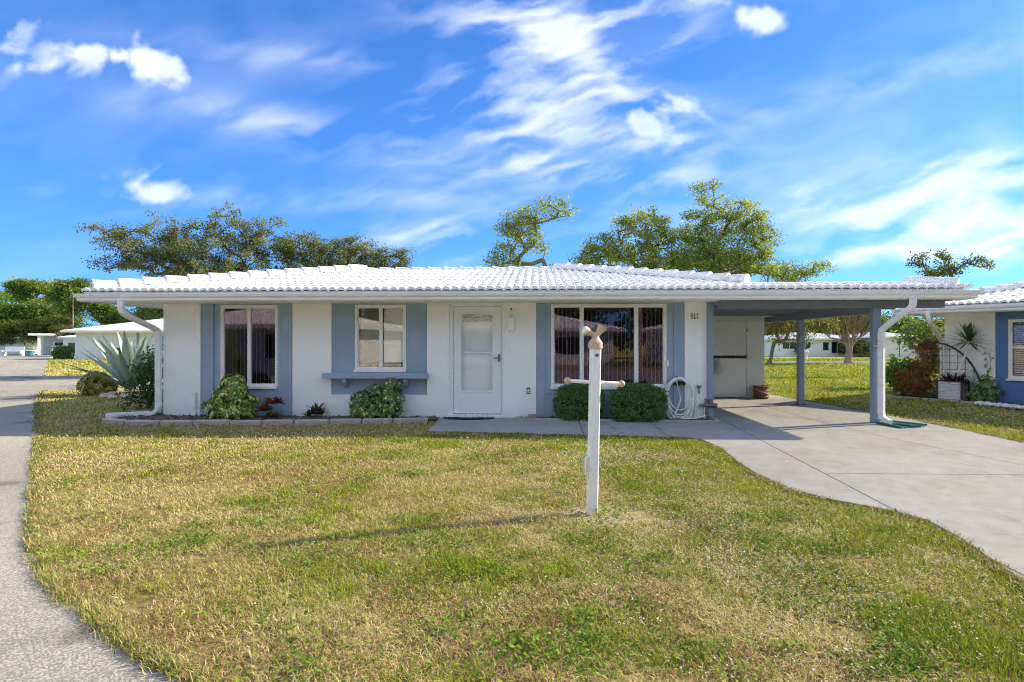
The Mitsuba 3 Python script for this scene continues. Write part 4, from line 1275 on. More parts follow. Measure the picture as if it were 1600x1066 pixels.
put_tiles('neighbour_house__roof', slope_tiles(nw(0, 0), tuple(ND), tuple(NN), NZ, PITCH, 3.3, 13, lambda c: [hA]), 130, stuff2)
for gen in (slope_tiles(nw(10 * TW + TW, 0), tuple(ND), tuple(NN), NZ, PITCH, 10.5, 13, lambda c: [hA, (nw(14, 0), tuple((-ND - NN) * .7071))]),
            slope_tiles(nw(0, 2 * NR), tuple(-NN), tuple(ND), NZ, PITCH, 2 * NR, 13, lambda c: [hB, (nw(0, 2 * NR), tuple((-NN - ND) * .7071))])):
    for c, k, M, m in gen:
        if m is None:
            m = TILE.copy()
            m.apply_transform(M)
        stuff2.append(m)
add('neighbour_house__roof__tile_field', cat(stuff2), 'tile', smooth=35)
lab('neighbour_house__roof__tile_field', kind='stuff')
caps('neighbour_house__roof', (*nw(-.02, -.02), NZ + .03), (*nw(NR, NR), NZ + PITCH * NR + .03))
caps('neighbour_house__roof', (*nw(NR, NR), NZ + PITCH * NR + .03), (*nw(14 - NR, NR), NZ + PITCH * NR + .03), 'ridge_cap')
add('neighbour_house__downspout', nm_(flat_pipe([(.70, -.08, 2.22), (.70, -.08, 2.1), (.70, -.03, 2.0), (.70, .55, 1.66), (.70, .80, 1.52), (.70, .845, 1.42), (.70, .845, .1)], .035, .045)), 'alum')

# its garden bed
nbed = Polygon([nw(-.45, .45), nw(.8, .40), nw(1.62, .24), nw(1.62, .93), nw(.70, .93), nw(.70, 2.2), nw(-.45, 2.2)])
nbed2 = Polygon([nw(1.62, .22), nw(2.2, -.35), nw(3.6, -1.2), nw(5.6, -1.2), nw(5.6, .93), nw(1.62, .93)])
k = add('mulch_bed', bumpy_bed(nbed.union(nbed2), .03, 9), 'mulch', smooth=True)
lab(k, 'mulch bed along the neighbouring house', kind='structure')
lab('bed_edging', 'low reddish edging pieces in front of the neighbouring garden bed', 'garden edging')
pts_ = [nw(-.47, 1.2), nw(-.47, .43), nw(.2, .40), nw(.8, .37), nw(1.3, .29), nw(1.62, .21)]
ln = LineString(pts_)
for i in range(7):
    a_, b_ = np.array(ln.interpolate(ln.length * i / 7 + .01).coords[0]), np.array(ln.interpolate(ln.length * (i + 1) / 7 - .01).coords[0])
    add('bed_edging__block', moved(bx(-np.linalg.norm(b_ - a_) / 2, np.linalg.norm(b_ - a_) / 2, -.045, .045, -.03, .07, .012), (*((a_ + b_) / 2), 0), math.atan2(*(b_ - a_)[::-1])), 'edging')
ws = np.random.default_rng(12)
xs = ws.uniform(0, 1, (1400, 2))
stones = []
oct_ = trimesh.creation.icosphere(0, 1.0)
for a_, b_ in xs[:700]:
    x, y, z = *nw(1.55 + 3.6 * a_ ** 1.5, .15 + .42 * b_ - .95 * min(1, 1.2 * a_)), ws.uniform(.03, .06)
    s_ = ws.uniform(.02, .04)
    stones.append(moved(oct_, (x, y, z), ws.uniform(0, 6), 0, 0, s_))
add('white_stones', cat(stones), 'whitestone')
lab('white_stones', 'white pebbles spread along the edge of the neighbouring bed', 'pebbles', kind='stuff')
# planter with a spiky plant
lab('planter_box', 'white slatted planter box with dark corner posts by the neighbouring wall', 'planter')
px0, py0 = .98, .62
for z in np.arange(.08, .50, .062):
    add('planter_box__slat', nm_(bx(px0 - .235, px0 + .235, py0 - .235, py0 - .215, z, z + .055, .004)), 'planterwood')
    add('planter_box__slat', nm_(bx(px0 - .235, px0 - .215, py0 - .2145, py0 + .235, z, z + .055, .004)), 'planterwood')
for sx in (-1, 1):
    for sy in (-1, 1):
        add('planter_box__post', nm_(bx(px0 + sx * .255 - .022, px0 + sx * .255 + .022, py0 + sy * .24 - .022, py0 + sy * .24 + .022, .03, .53, .004)), 'darkframe')
for z0_, z1_ in ((.035, .075), (.512, .53)):
    add('planter_box__rail', nm_(bx(px0 - .232, px0 + .232, py0 - .25, py0 - .212, z0_, z1_)), 'darkframe')
add('planter_box__soil', nm_(bx(px0 - .21, px0 + .23, py0 - .2, py0 + .23, .44, .46)), 'mulch')
lab('dragon_tree', 'spiky dragon tree on a thin pale stem against the neighbouring white wall', 'plant')
dtop = (*nw(1.33, .52), 1.46)
add('dragon_tree__stem', tube([(*nw(1.02, .62), .45), (*nw(1.10, .60), .75), (*nw(1.22, .56), 1.05), (*nw(1.30, .53), 1.28), dtop], [.026, .024, .022, .02, .018], 8), 'whitestone', smooth=True)
rosette('dragon_tree', dtop, 58, .52, .040, ((.02, .05, .015), (.06, .11, .03)), 90, (3, 118), name='crown', droop=.10, height=.10)
lab('purple_cordyline', 'dark purple strap-leaved plant growing in the planter box', 'plant')
for i, (x, y) in enumerate([(.88, .60), (1.02, .55), (1.14, .66)]):
    rosette('purple_cordyline', (*nw(x, y), .45), 24, .42, .05, ((.03, .012, .022), (.09, .03, .05)), 95 + i, (12, 80), droop=.25)
# round wire trellis
lab('round_trellis', 'half-round dark wire trellis leaning by the planter box', 'trellis')
tc, tr_ = (.50, .80), 1.02
rimp = [(*nw(tc[0] + tr_ * math.cos(t), tc[1]), .12 + tr_ * 1.33 * math.sin(t)) for t in np.linspace(0, math.pi * .60, 26)]
add('round_trellis__rim', tube(rimp, .022, 7), 'black', smooth=True)
for k_ in range(1, 8):
    x = tc[0] + tr_ * (k_ / 8 * 1.28 - .28)
    h = math.sqrt(max(0, tr_ ** 2 - (x - tc[0]) ** 2)) * 1.33
    add('round_trellis__bar', tube([(*nw(x, tc[1]), .06), (*nw(x, tc[1]), .12 + h)], .006, 5), 'black')
for k_ in range(1, 8):
    z = .12 + tr_ * 1.33 * k_ / 8
    w_ = math.sqrt(max(0, 1 - (k_ / 8) ** 2)) * tr_
    add('round_trellis__bar', tube([(*nw(tc[0] - .28 * tr_, tc[1] + .012), z), (*nw(tc[0] + w_, tc[1] + .012), z)], .006, 5), 'black')
lab('russet_shrub', 'tall rusty brown fern-like shrub left of the planter box', 'shrub')
tree('russet_shrub', (*nw(.1, 1.05), 0), [(*nw(.0, 1.0), .55, .35, .35, .40), (*nw(.30, 1.1), 1.05, .28, .28, .42), (*nw(.45, 1.0), 1.35, .22, .2, .18), (*nw(.2, .75), .4, .3, .3, .25)], 80, 70, .10, .12, ((.24, .08, .04), (.46, .22, .09), (.26, .30, .06)), .03, 41, fork=.12, r_tip=.006, droop=.8, wl=.22)
lab('green_bush', 'bright green broad-leaved bush left of the russet shrub', 'bush')
tree('green_bush', (*nw(-.35, 1.25), 0), [(*nw(-.40, 1.2), .85, .22, .25, .22), (*nw(-.25, 1.1), .55, .3, .3, .3), (*nw(-.55, 1.2), .55, .22, .25, .16), (*nw(-.1, 1.2), .75, .2, .2, .25)], 34, 30, .17, .10, ((.09, .22, .05), (.22, .40, .08)), .03, 42, fork=.15, r_tip=.006, wl=.5)
lab('strap_plant', 'low clump of yellow-green strap leaves left of the planter box', 'plant')
for i, (x, y) in enumerate([(.42, .62), (.55, .55), (.30, .60)]):
    rosette('strap_plant', (*nw(x, y), .04), 22, .40, .03, ((.06, .11, .03), (.20, .24, .07)), 105 + i, (10, 80), droop=.35)
lab('wall_vine', 'small green shrub with thin climbing stems by the neighbouring blue panel', 'shrub')
umbel_shrub('wall_vine', (*nw(1.62, .62), .04), [(0, 0, .40, .26, .2, .18), (.12, 0, .22, .28, .22, .2), (-.14, 0, .15, .22, .2, .15), (.05, 0, .55, .14, .12, .1)], 120, 43, ((.05, .12, .03), (.15, .24, .07)), E_ARB, .09, .15, 7)
add('wall_vine__climber', nm_(cat([tube([(1.6, .8, .1), (1.62, .85, .6), (1.66, .88, 1.0), (1.64, .88, 1.25)], .006, 5), tube([(1.4, .8, .2), (1.2, .86, .55), (1.0, .88, .72)], .005, 5), tube([(1.7, .8, .3), (1.6, .86, .62), (1.3, .88, .78), (1.05, .88, .62)], .005, 5)])), 'bark')
vr = np.random.default_rng(5)
vp = np.array([(*nw(1.63 + vr.normal(0, .05), .85 + vr.normal(0, .02)), z) for z in np.linspace(.5, 1.28, 26)])
put_leaves('wall_vine__leaf_spray', [leaf_mesh(vp, rdir(vr, 26), rdir(vr, 26), .07, .045, vmix((.04, .10, .03), (.12, .2, .06), vr.uniform(size=26)))])

# ------------------------------------------------------------------ trees
OAK = ((.085, .12, .045), (.28, .33, .13), (.33, .29, .14))
lab('oak_tree', 'wide dark olive oak tree rising behind the left half of the roof', 'tree')
tree('oak_tree', (-13.4, 25.4, 0), [(-17.3, 24.6, 5.7, 2.0, 1.7, .95), (-18.9, 24.3, 6.2, 1.2, 1.2, .45), (-15.2, 25.0, 5.4, 2.3, 2.0, 1.3), (-13.6, 25.2, 6.6, 1.4, 1.3, 1.15), (-12.4, 25.3, 6.3, 1.1, 1.1, 1.2), (-16.5, 24.8, 6.6, 1.3, 1.2, .6), (-14, 25, 4.6, 2.6, 2.0, 1.0), (-17.8, 24.5, 4.9, 1.6, 1.4, .5)], 430, 80, .10, .155, OAK, .30, 101, fork=.5)
lab('oak_tree_001', 'smaller olive oak tree in the middle of the three behind the left roof', 'tree')
tree('oak_tree_001', (-10.6, 26.6, 0), [(-12.2, 26.2, 5.6, 1.0, 1.0, .9), (-11.0, 26.4, 6.0, 1.1, 1.1, .9), (-9.9, 26.6, 5.6, 1.3, 1.3, .9), (-10.8, 26.5, 4.8, 1.7, 1.5, .8), (-9.2, 26.7, 6.2, .6, .6, .5)], 215, 80, .10, .155, OAK, .2, 102, fork=.5)
lab('oak_tree_002', 'loose dark oak tree at the right end of the three behind the left roof', 'tree')
tree('oak_tree_002', (-8.0, 27.4, 0), [(-8.6, 27.2, 5.7, .9, 1.0, 1.2), (-7.5, 27.4, 5.3, 1.1, 1.0, .9), (-6.6, 27.4, 5.6, .55, .7, .6), (-8.3, 27.2, 4.7, 1.3, 1.2, .7), (-6.3, 27.4, 4.8, .5, .5, .5)], 150, 76, .10, .155, OAK, .2, 103, fork=.5)
LOOSE = ((.15, .24, .05), (.43, .52, .13), (.52, .46, .14))
lab('loose_tree', 'small airy tree with bare lower branches left of the roof hip', 'tree')
tree('loose_tree', (1.4, 26.0, 0), [(.2, 25.2, 7.2, .9, .9, .85), (-1.1, 25.0, 6.2, 1.05, 1.0, .8), (1.1, 25.2, 7.4, .5, .6, .5), (-1.4, 25.0, 5.1, .9, .9, .5), (1.3, 25.5, 4.6, 1.3, 1.2, .5), (-.6, 25.1, 7.0, .8, .8, .7), (-.2, 25.1, 5.9, .7, .8, .6), (2.3, 26, 5.1, .8, .8, .5)], 135, 54, .115, .165, LOOSE, .16, 104, fork=.62)
lab('loose_tree_001', 'yellow-green airy tree in the middle behind the roof hip', 'tree')
tree('loose_tree_001', (4.4, 27.2, 0), [(4.8, 26.4, 7.0, 1.2, 1.1, .75), (3.2, 26.3, 5.9, 1.3, 1.1, .6), (4.4, 26.4, 5.4, 1.7, 1.5, .8), (5.6, 26.5, 6.2, .9, .9, .9), (2.4, 26.3, 5.0, .9, .9, .6), (5.8, 26.5, 4.8, 1.3, 1.2, .7), (6.5, 26.6, 6.0, .7, .8, .8), (6.6, 26.6, 5.2, .8, .9, .7), (3.9, 26.3, 6.7, .6, .7, .5)], 300, 62, .115, .165, LOOSE, .22, 105, fork=.5)
lab('loose_tree_002', 'tallest yellow-green tree behind the right end of the main roof', 'tree')
tree('loose_tree_002', (8.3, 28.2, 0), [(8.2, 27.4, 8.3, .95, 1.0, .9), (9.4, 27.4, 7.4, 1.3, 1.2, .95), (7.6, 27.4, 6.6, 1.2, 1.2, 1.1), (10.6, 27.5, 6.7, 1.1, 1.1, 1.0), (9.2, 27.5, 5.6, 1.9, 1.5, 1.0), (7.6, 27.3, 5.2, 1.4, 1.3, .8), (10.4, 27.5, 5.2, 1.2, 1.2, .7)], 360, 66, .115, .17, LOOSE, .28, 106, fork=.45)
lab('loose_tree_003', 'low thin yellow-green tree above the carport roof', 'tree')
tree('loose_tree_003', (10.9, 29.6, 0), [(12.4, 28.6, 4.9, 1.2, 1.1, .45), (13.8, 28.7, 5.1, .8, .8, .35), (12.2, 28.6, 4.2, 1.4, 1.2, .5), (11.6, 28.4, 5.2, .6, .6, .4)], 85, 60, .115, .21, LOOSE, .14, 107, fork=.55)
lab('branching_tree', 'sparse tree with leaf tufts on crooked branches above the neighbouring roof', 'tree')
tree('branching_tree', (19.8, 27.6, 0), [(17.5, 26.8, 5.2, .35, .4, .3), (18.4, 26.8, 5.4, .4, .4, .25), (18.1, 26.8, 4.7, .5, .4, .25), (19.6, 26.9, 5.35, .45, .4, .25), (19.3, 26.9, 4.75, .5, .4, .2), (20.4, 26.9, 5.05, .35, .4, .3), (19.0, 26.9, 5.0, .3, .3, .3)], 30, 62, .125, .16, ((.07, .11, .03), (.20, .24, .07)), .12, 108, fork=.55, r_tip=.018)
lab('moss_tree', 'spreading yellow-green tree hung with grey moss behind the store room', 'tree')
tree('moss_tree', (15.3, 38.2, 0), [(15.8, 38.2, 3.0, 2.0, 1.8, .8), (17.5, 38.4, 3.2, 1.5, 1.5, .6), (14.5, 38, 3.6, 2.2, 2.0, 1.0), (18.6, 38.6, 2.6, 1.3, 1.2, .5), (16.6, 38, 1.9, 1.2, 1.0, .5)], 150, 70, .15, .28, ((.12, .15, .035), (.34, .33, .08), (.36, .30, .12)), .24, 109, fork=.5, moss=130)

# the pollarded tree
lab('pollard_tree', 'pollarded tree with a thick pale trunk and a fan of thin upright shoots', 'tree')
pr = np.random.default_rng(77)
PB = np.array([21.8, 40.8, 0])
limbs, heads = [], []
tr0 = [PB + [0, 0, -.1], PB + [0, 0, .25], PB + [.05, 0, .8], PB + [.08, 0, 1.35]]
limbs.append(tube(tr0, [.36, .23, .19, .24], 12))
for i in range(14):
    az = i * 2.4
    sp = pr.uniform(.30, 1.15)
    e = PB + [sp * math.cos(az) * 1.15, sp * math.sin(az), 1.35 + pr.uniform(.35, .95)]
    m_ = (PB + [.08 + .3 * math.cos(az), .3 * math.sin(az), 1.62] + e) / 2
    limbs.append(tube([PB + [.08 + .12 * math.cos(az), .12 * math.sin(az), 1.25], m_, e], [.085, .06, .045], 7))
    heads.append(e)
add('pollard_tree__trunk', cat(limbs), 'trunk', smooth=True)
sh, lp_, ld_ = [], [], []
for e in heads:
    for k_ in range(15):
        out = (e - PB)[:2] * pr.uniform(.35, 1.1) + pr.normal(0, .28, 2)
        h = pr.uniform(1.6, 3.2)
        t_ = e + np.array([*out, h])
        m_ = (e + t_) / 2 + np.array([*(out * .12), .15])
        sh.append(tube([e, m_, t_], [.026, .018, .008], 4, caps=False))
        for q in pr.uniform(.15, 1, 13):
            c_ = e * (1 - q) ** 2 + 2 * q * (1 - q) * m_ + q * q * t_
            for _ in range(2):
                lp_.append(c_ + pr.normal(0, .07, 3))
                ld_.append(pr.normal(0, 1, 3) + [0, 0, .3])
add('pollard_tree__shoots', cat(sh), 'trunk')
lp_, ld_ = np.array(lp_), np.array(ld_)
put_leaves('pollard_tree__leaves', [leaf_mesh(lp_, ld_, rdir(pr, len(lp_)), pr.uniform(.07, .16, len(lp_)), .07, vmix((.10, .13, .03), (.30, .29, .07), pr.uniform(size=len(lp_))))])

# the wood at the end of the left road
FAR = ((.10, .16, .035), (.29, .38, .09))
MID = ((.09, .13, .03), (.24, .27, .07))
specs = [('pine_tree', 'bright green bushy pine at the far left edge', (-70.5, 72, 0), [(-71, 72, 5.8, 3.2, 2.5, 1.6), (-70, 72, 4.2, 2.8, 2.5, 1.6), (-72, 72, 7.2, 2.0, 2, 1.2)], ((.08, .16, .02), (.20, .34, .05))),
         ('pine_tree', 'flat-topped pine standing tallest over the far left wood', (-71.2, 79, 0), [(-72.6, 78, 9.6, 2.6, 2, .55), (-70.3, 78, 9.1, 1.5, 1.5, .45), (-74, 78, 8.2, 1.8, 1.6, .7), (-71, 78, 7.0, 1.5, 1.5, .8)], FAR),
         ('wood_oak', 'broad dark oak in the middle of the far left wood', (-65, 74, 0), [(-67.5, 73, 5.6, 2.6, 2.5, 1.5), (-64, 73, 5.7, 2.5, 2.5, 1.6), (-65.5, 73, 3.8, 4.0, 3, 1.7), (-61.8, 73, 4.6, 1.8, 2, 1.6)], FAR),
         ('wood_oak', 'yellow-green oak low in front of the far left wood', (-63, 70, 0), [(-64.5, 70, 3.2, 2.6, 2.0, 1.4), (-61.0, 70, 3.4, 2.0, 2.0, 1.3), (-67.5, 70, 2.8, 2.2, 2, 1.5)], MID),
         ('pine_tree', 'slender dark pine behind the left end of the eave', (-58.9, 70, 0), [(-59.6, 69.6, 8.8, 1.3, 1.3, .7), (-57.8, 69.6, 8.3, 1.5, 1.4, .9), (-60.6, 69.5, 7.3, 1.4, 1.3, .7), (-57, 69.5, 6.6, 2.0, 1.8, .9), (-59.4, 69.5, 5.8, 1.4, 1.3, .7)], FAR),
         ('pine_tree', 'light green pine behind the far white house', (-54, 71, 0), [(-55.2, 70.5, 5.2, 1.9, 1.6, 1.0), (-53.4, 70.5, 4.3, 2.2, 1.6, .8), (-56.2, 70.5, 6.6, 1.2, 1.2, .6)], ((.08, .13, .03), (.22, .30, .06))),
         ('wood_oak', 'tall leafy tree seen under the downspout beyond the far white house', (-48.5, 71, 0), [(-49.3, 70.5, 6.2, 1.8, 1.6, 1.3), (-47.3, 70.5, 5.2, 2.4, 1.8, 1.6), (-50.5, 70.5, 4.4, 1.4, 1.4, .8), (-44.5, 70.5, 5.2, 2.2, 1.8, 1.8)], FAR)]
for i, (nm2, lb, bs, bl, cc) in enumerate(specs):
    k = num(nm2)
    lab(k, lb, 'tree')
    tree(k, bs, bl, 110, 95, .32, .42, cc, .24, 200 + i, fork=.42, r_tip=.03)
lab('small_tree', 'small bare-branched tree beside the far carport', 'tree')
tree('small_tree', (-50.6, 60.4, 0), [(-51.4, 60.4, 2.6, 1.5, 1.2, .55), (-49.8, 60.4, 2.3, 1.2, 1, .5), (-52.6, 60.4, 3.0, 1.0, 1, .35)], 60, 40, .20, .25, ((.06, .08, .03), (.20, .19, .07)), .22, 220, fork=.35, r_tip=.03)
lab('round_bush', 'dark round clipped bush in front of the far white house', 'bush')
hedge('round_bush', (-41.6, 48.2, .45), .70, .65, .62, 8, 2600, size=.12)
lab('palm_bush', 'dark bush against the wall of the far white house', 'bush')
hedge('palm_bush', (-36.0, 47.3, .4), .7, .5, .5, 9, 1500, size=.13)

# woods behind the houses on the right
for i, (lb, bs, bl, cc) in enumerate([('dark round tree behind the farthest white house', (59, 99, 0), [(58.5, 98, 4.4, 4, 3, 1.9), (61.5, 98, 4.2, 3.2, 3, 2.0), (60, 98, 2.5, 5, 3, 1.6)], FAR),
                                      ('yellow-green tree left of the post behind the long white house', (40, 93, 0), [(37, 92, 3.4, 3.6, 3, 1.6), (41, 92, 4.2, 3.4, 3, 1.8), (45, 92, 3.3, 3, 3, 1.6)], ((.05, .08, .02), (.16, .18, .05))),
                                      ('tall green tree behind the middle of the long white house', (51, 101, 0), [(50, 100, 4.8, 4.2, 3, 2.0), (54.5, 100, 4.0, 3.2, 3, 1.8), (47, 100, 3.4, 2.6, 3, 1.4)], FAR),
                                      ('olive tree at the right end of the far houses', (68, 95, 0), [(66, 94, 3.8, 3.4, 3, 1.8), (70, 94, 4.8, 3.6, 3, 2.0)], ((.05, .075, .02), (.15, .16, .05)))]):
    k = num('background_tree')
    lab(k, lb, 'tree')
    tree(k, (bs[0], bs[1], -.45), bl, 100, 85, .42, .55, cc, .3, 240 + i, fork=.35, r_tip=.04)
lab('garden_tree', 'slim young tree with light green leaves beside the neighbouring house', 'tree')
tree('garden_tree', (12.7, 19.3, 0), [(12.9, 19.3, 2.1, .65, .6, .40), (12.3, 19.2, 1.75, .5, .5, .3), (13.5, 19.4, 1.7, .55, .5, .3), (12.9, 19.3, 2.6, .35, .35, .2), (12.8, 19.3, 1.4, .5, .4, .25)], 55, 34, .12, .13, ((.12, .19, .04), (.32, .38, .09)), .05, 110, fork=.45, r_tip=.008)

# ------------------------------------------------------------------ far houses


def far_house(key, o, ang, L, D, z0, eave, rise, doors=(), over=.8, ridge=None, roofm='fartile'):
    """A plain low house: o the front left wall corner, ang its front's heading; openings (kind, x0, x1, z0, z1) in the front wall."""
    c, s = math.cos(ang), math.sin(ang)

    def put(m):
        m = m.copy()
        m.apply_transform(frame((o[0], o[1], z0), (c, s, 0), (-s, c, 0), (0, 0, 1)))
        return m
    front = sbox(0, -.3, L, eave)
    for kd_, a, b, e, f in doors:
        if kd_ in ('window', 'screen', 'door'):
            front = front.difference(sbox(a, e, b, f))
    add(key + '__wall', put(cat([ext_xz(front, 0, .2), ext_xz(sbox(0, -.3, L, eave), D - .2, D), ext_yz(sbox(.201, -.3, D - .201, eave), 0, .2), ext_yz(sbox(.201, -.3, D - .201, eave), L - .2, L)])), 'farwall')
    for kd_, a, b, e, f in doors:
        q = sbox(a, e, b, f)
        if kd_ in ('window', 'screen'):
            kk = add(key + '__window', put(ext_xz(q.buffer(-.001).difference(q.buffer(-.06, join_style='mitre')), -.01, .10)), 'vinyl' if kd_ == 'window' else 'farwall')
            n_ = max(1, int(round((b - a) / .9)))
            for j in range(1, n_):
                add(kk + '__mullion', put(bx(a + (b - a) * j / n_ - .03, a + (b - a) * j / n_ + .03, 0, .08, e + .06, f - .06)), 'vinyl')
            add(kk + '__pane', put(bx(a + .055, b - .055, .085, .095, e + .055, f - .055)), 'farglass')
        elif kd_ == 'door':
            kk = add(key + '__door', put(ext_xz(q.buffer(-.001).difference(sbox(a + .12, e + .75, b - .12, f - .12)), .02, .10)), 'farwall')
            add(kk + '__pane', put(bx(a + .12, b - .12, .05, .06, e + .75, f - .12)), 'farglass')
        elif kd_ == 'shutter':
            add(key + '__shutter', put(bx(a, b, -.05, -.002, e, f, .01)), 'shutterblue')
        elif kd_ == 'pipe':
            add(key + '__downspout', put(bx(a, b, -.08, -.002, e, f)), 'postblue')
    R = min(L, D) / 2 + over
    h = rise
    x0, x1, y0, y1 = -over, L + over, -over, D + over
    rv_ = np.array([(x0, y0, eave), (x1, y0, eave), (x1, y1, eave), (x0, y1, eave), (x0 + R, y0 + R, eave + h), (x1 - R, y0 + R, eave + h)])
    rv_ = np.array([(p[0], p[1], p[2] + .16) for p in rv_])
    ridge_ys = (y0 + y1) / 2
    rv_[4, 1] = rv_[5, 1] = ridge_ys
    add(key + '__roof', put(TM(rv_, [[0, 1, 5], [0, 5, 4], [1, 2, 5], [2, 3, 4], [2, 4, 5], [3, 0, 4]])), roofm)
    add(key + '__fascia', put(cat([ext_xz(sbox(x0 + .02, eave - .02, x1 - .02, eave + .15), y0 + .02, y0 + .07), ext_xz(sbox(x0 + .02, eave - .02, x1 - .02, eave + .15), y1 - .07, y1 - .02), ext_yz(sbox(y0 + .071, eave - .02, y1 - .071, eave + .15), x0 + .02, x0 + .07), ext_yz(sbox(y0 + .071, eave - .02, y1 - .071, eave + .15), x1 - .07, x1 - .02)])), 'alum')
    add(key + '__soffit', put(bx(x0 + .08, x1 - .08, y0 + .08, y1 - .08, eave + .001, eave + .02)), 'soffit')
    return put


lab('far_house', 'white house with low white tile roof behind the agave', 'house')
put = far_house('far_house', (-40.2, 47.9), math.radians(2.5), 17, 9.5, 0, 2.35, 1.25, [('shutter', 7.55, 7.95, 1.05, 2.05), ('window', 8.05, 9.5, 1.05, 2.05), ('pipe', 5.35, 5.5, .2, 2.33), ('shutter', 9.6, 10.0, 1.05, 2.05)])
add('far_house__vent_pipe', put(tube([(6.6, 2.0, 3.05), (6.6, 2.0, 3.45)], .08, 8)), 'metal')
add('far_house__upper_roof', put(TM([(4.2, 3.0, 3.05), (14, 3.0, 3.05), (14, 9.0, 3.05), (4.2, 9.0, 3.05), (7.2, 6, 3.85), (11, 6, 3.85)], [[0, 1, 5], [0, 5, 4], [1, 2, 5], [2, 3, 4], [2, 4, 5], [3, 0, 4]])), 'fartile')
lab('rear_house', 'long low white house with dark screened porch across the rear street', 'house')
far_house('rear_house', (32.2, 78.2), math.radians(2.5), 11.4, 9, -.45, 2.3, .9, [('window', .9, 2.9, 1.0, 2.0), ('window', 3.2, 4.8, 1.0, 2.0), ('door', 6.3, 7.3, .1, 2.05), ('screen', 7.5, 10.9, .4, 2.05)])
lab('rear_house_001', 'white house with a plain end wall seen behind the pollarded tree', 'house')
far_house('rear_house_001', (44.3, 75.5), math.radians(8), 5.2, 8, -.45, 2.5, .8, [('window', 4.0, 4.8, .9, 1.9)])
lab('rear_house_002', 'small white house between the carport downspout and the rear bushes', 'house')
far_house('rear_house_002', (51.0, 76.5), math.radians(0), 4.4, 7, -.45, 2.1, .6, [('window', 1.6, 3.0, 1.0, 1.8)])
lab('rear_house_003', 'white garage wall with dark opening behind the slim young tree', 'house')
far_house('rear_house_003', (46.3, 62.0), math.radians(4), 9, 8, -.40, 2.45, .9, [('window', .4, 1.0, .3, 1.9)], over=.6)
lab('left_shed', 'small white garage with a dark doorway beside the far white house', 'garage')
far_house('left_shed', (-49.7, 57.6), math.radians(3), 4.2, 5, 0, 1.9, .5, [('window', .4, 1.3, .3, 1.5)], over=.4)
lab('left_edge_house', 'low white house mostly hidden by trees at the left edge', 'house')
far_house('left_edge_house', (-73.0, 69.5), math.radians(2), 7.0, 6, 0, 2.0, .6, [('window', 1.2, 2.6, .9, 1.7)], over=.6)
lab('far_carport', 'white carport with a white car under it at the end of the left road', 'carport')
CA = math.radians(40)


def cpm(m):
    return moved(m, (-57.15, 61.6, 0), CA)


add('far_carport__roof', cpm(bx(-.1, 4.6, -.2, 6.6, 2.25, 2.48, .02)), 'alum')
for x, y in ((.85, .1), (1.0, 1.6), (1.0, 3.2), (4.3, .1)):
    add('far_carport__post', cpm(bx(x - .12, x + .12, y - .12, y + .12, -.05, 2.249)), 'farwall')
add('far_carport__back_wall', cpm(bx(.9, 4.5, 6.2, 6.4, 0, 2.248)), 'farwall')

# the parked car, seen from behind
lab('parked_car', 'white car parked under the far carport, seen from behind', 'car')
CARO = (-55.7, 64.3)


def cw(m):
    return moved(m, (CARO[0], CARO[1], 0), math.radians(40))


side = Polygon([(0, .32), (0, .98), (.12, 1.08), (.55, 1.50), (2.5, 1.52), (3.3, 1.02), (4.4, .90), (4.6, .70), (4.6, .32)])
body = ext_yz(side, -.88, .88)
bm = body.copy()
bv = np.array(bm.vertices)
bv[:, 0] *= np.where(bv[:, 2] > 1.1, .82, 1.0)
add('parked_car__body', cw(TM(bv, bm.faces)), 'carpaint')
add('parked_car__rear_window', cw(TM([(-.66, .125, 1.10), (.66, .125, 1.10), (.60, .50, 1.46), (-.60, .50, 1.46)], [[0, 1, 2, 3]])), 'farglass')
for sx in (-1, 1):
    add('parked_car__tail_light', cw(bx(sx * .70 - .14, sx * .70 + .14, -.02, .03, .78, .95, .01)), 'taillight')
    for y in (.85, 3.7):
        w_ = trimesh.creation.cylinder(.33, .22, sections=20)
        k = add('parked_car__wheel', cw(moved(w_, (sx * .78, y, .33), 0, 0, math.pi / 2)), 'black')
        add(k + '__hub', cw(moved(trimesh.creation.cylinder(.19, .24, sections=16), (sx * .78, y, .33), 0, 0, math.pi / 2)), 'metal')
add('parked_car__bumper', cw(bx(-.86, .86, -.06, .10, .30, .52, .03)), 'seal')
add('parked_car__number_plate', cw(bx(-.17, .17, -.03, -.001, .66, .80)), 'vinyl')

lab('white_bench', 'white bench on the grass at the far end of the left road', 'bench')
BO = (-58.0, 60.5)
add('white_bench__seat', bx(BO[0] - 1.1, BO[0] + 1.1, BO[1] - .25, BO[1] + .2, .42, .48), 'farwall')
add('white_bench__back', bx(BO[0] - 1.1, BO[0] + 1.1, BO[1] + .2, BO[1] + .26, .5, 1.0), 'farwall')
for x in (-1.08, 1.08):
    add('white_bench__leg', bx(BO[0] + x - .07, BO[0] + x + .07, BO[1] - .26, BO[1] + .28, -.02, .62), 'farwall')
lab('recycling_bin', 'low blue-green bin standing right of the white bench', 'bin')
add('recycling_bin__body', bx(-56.2, -55.5, 60.0, 60.6, 0, .52, .05), 'binblue')
add('recycling_bin__lid', bx(-56.25, -55.45, 59.95, 60.65, .521, .62, .03), 'farwall')
lab('trunk_pole', 'thin pale pole standing for a pine trunk in front of the far left wood', 'pole')
add('trunk_pole__shaft', tube([(-57.0, 67.5, 0), (-57.0, 67.5, 7.4)], [.08, .06], 8), 'trunk')  # plain shaft stands in for a distant pine trunk
add('trunk_pole__cap', bx(-57.09, -56.91, 67.41, 67.59, 7.4, 7.46), 'trunk')

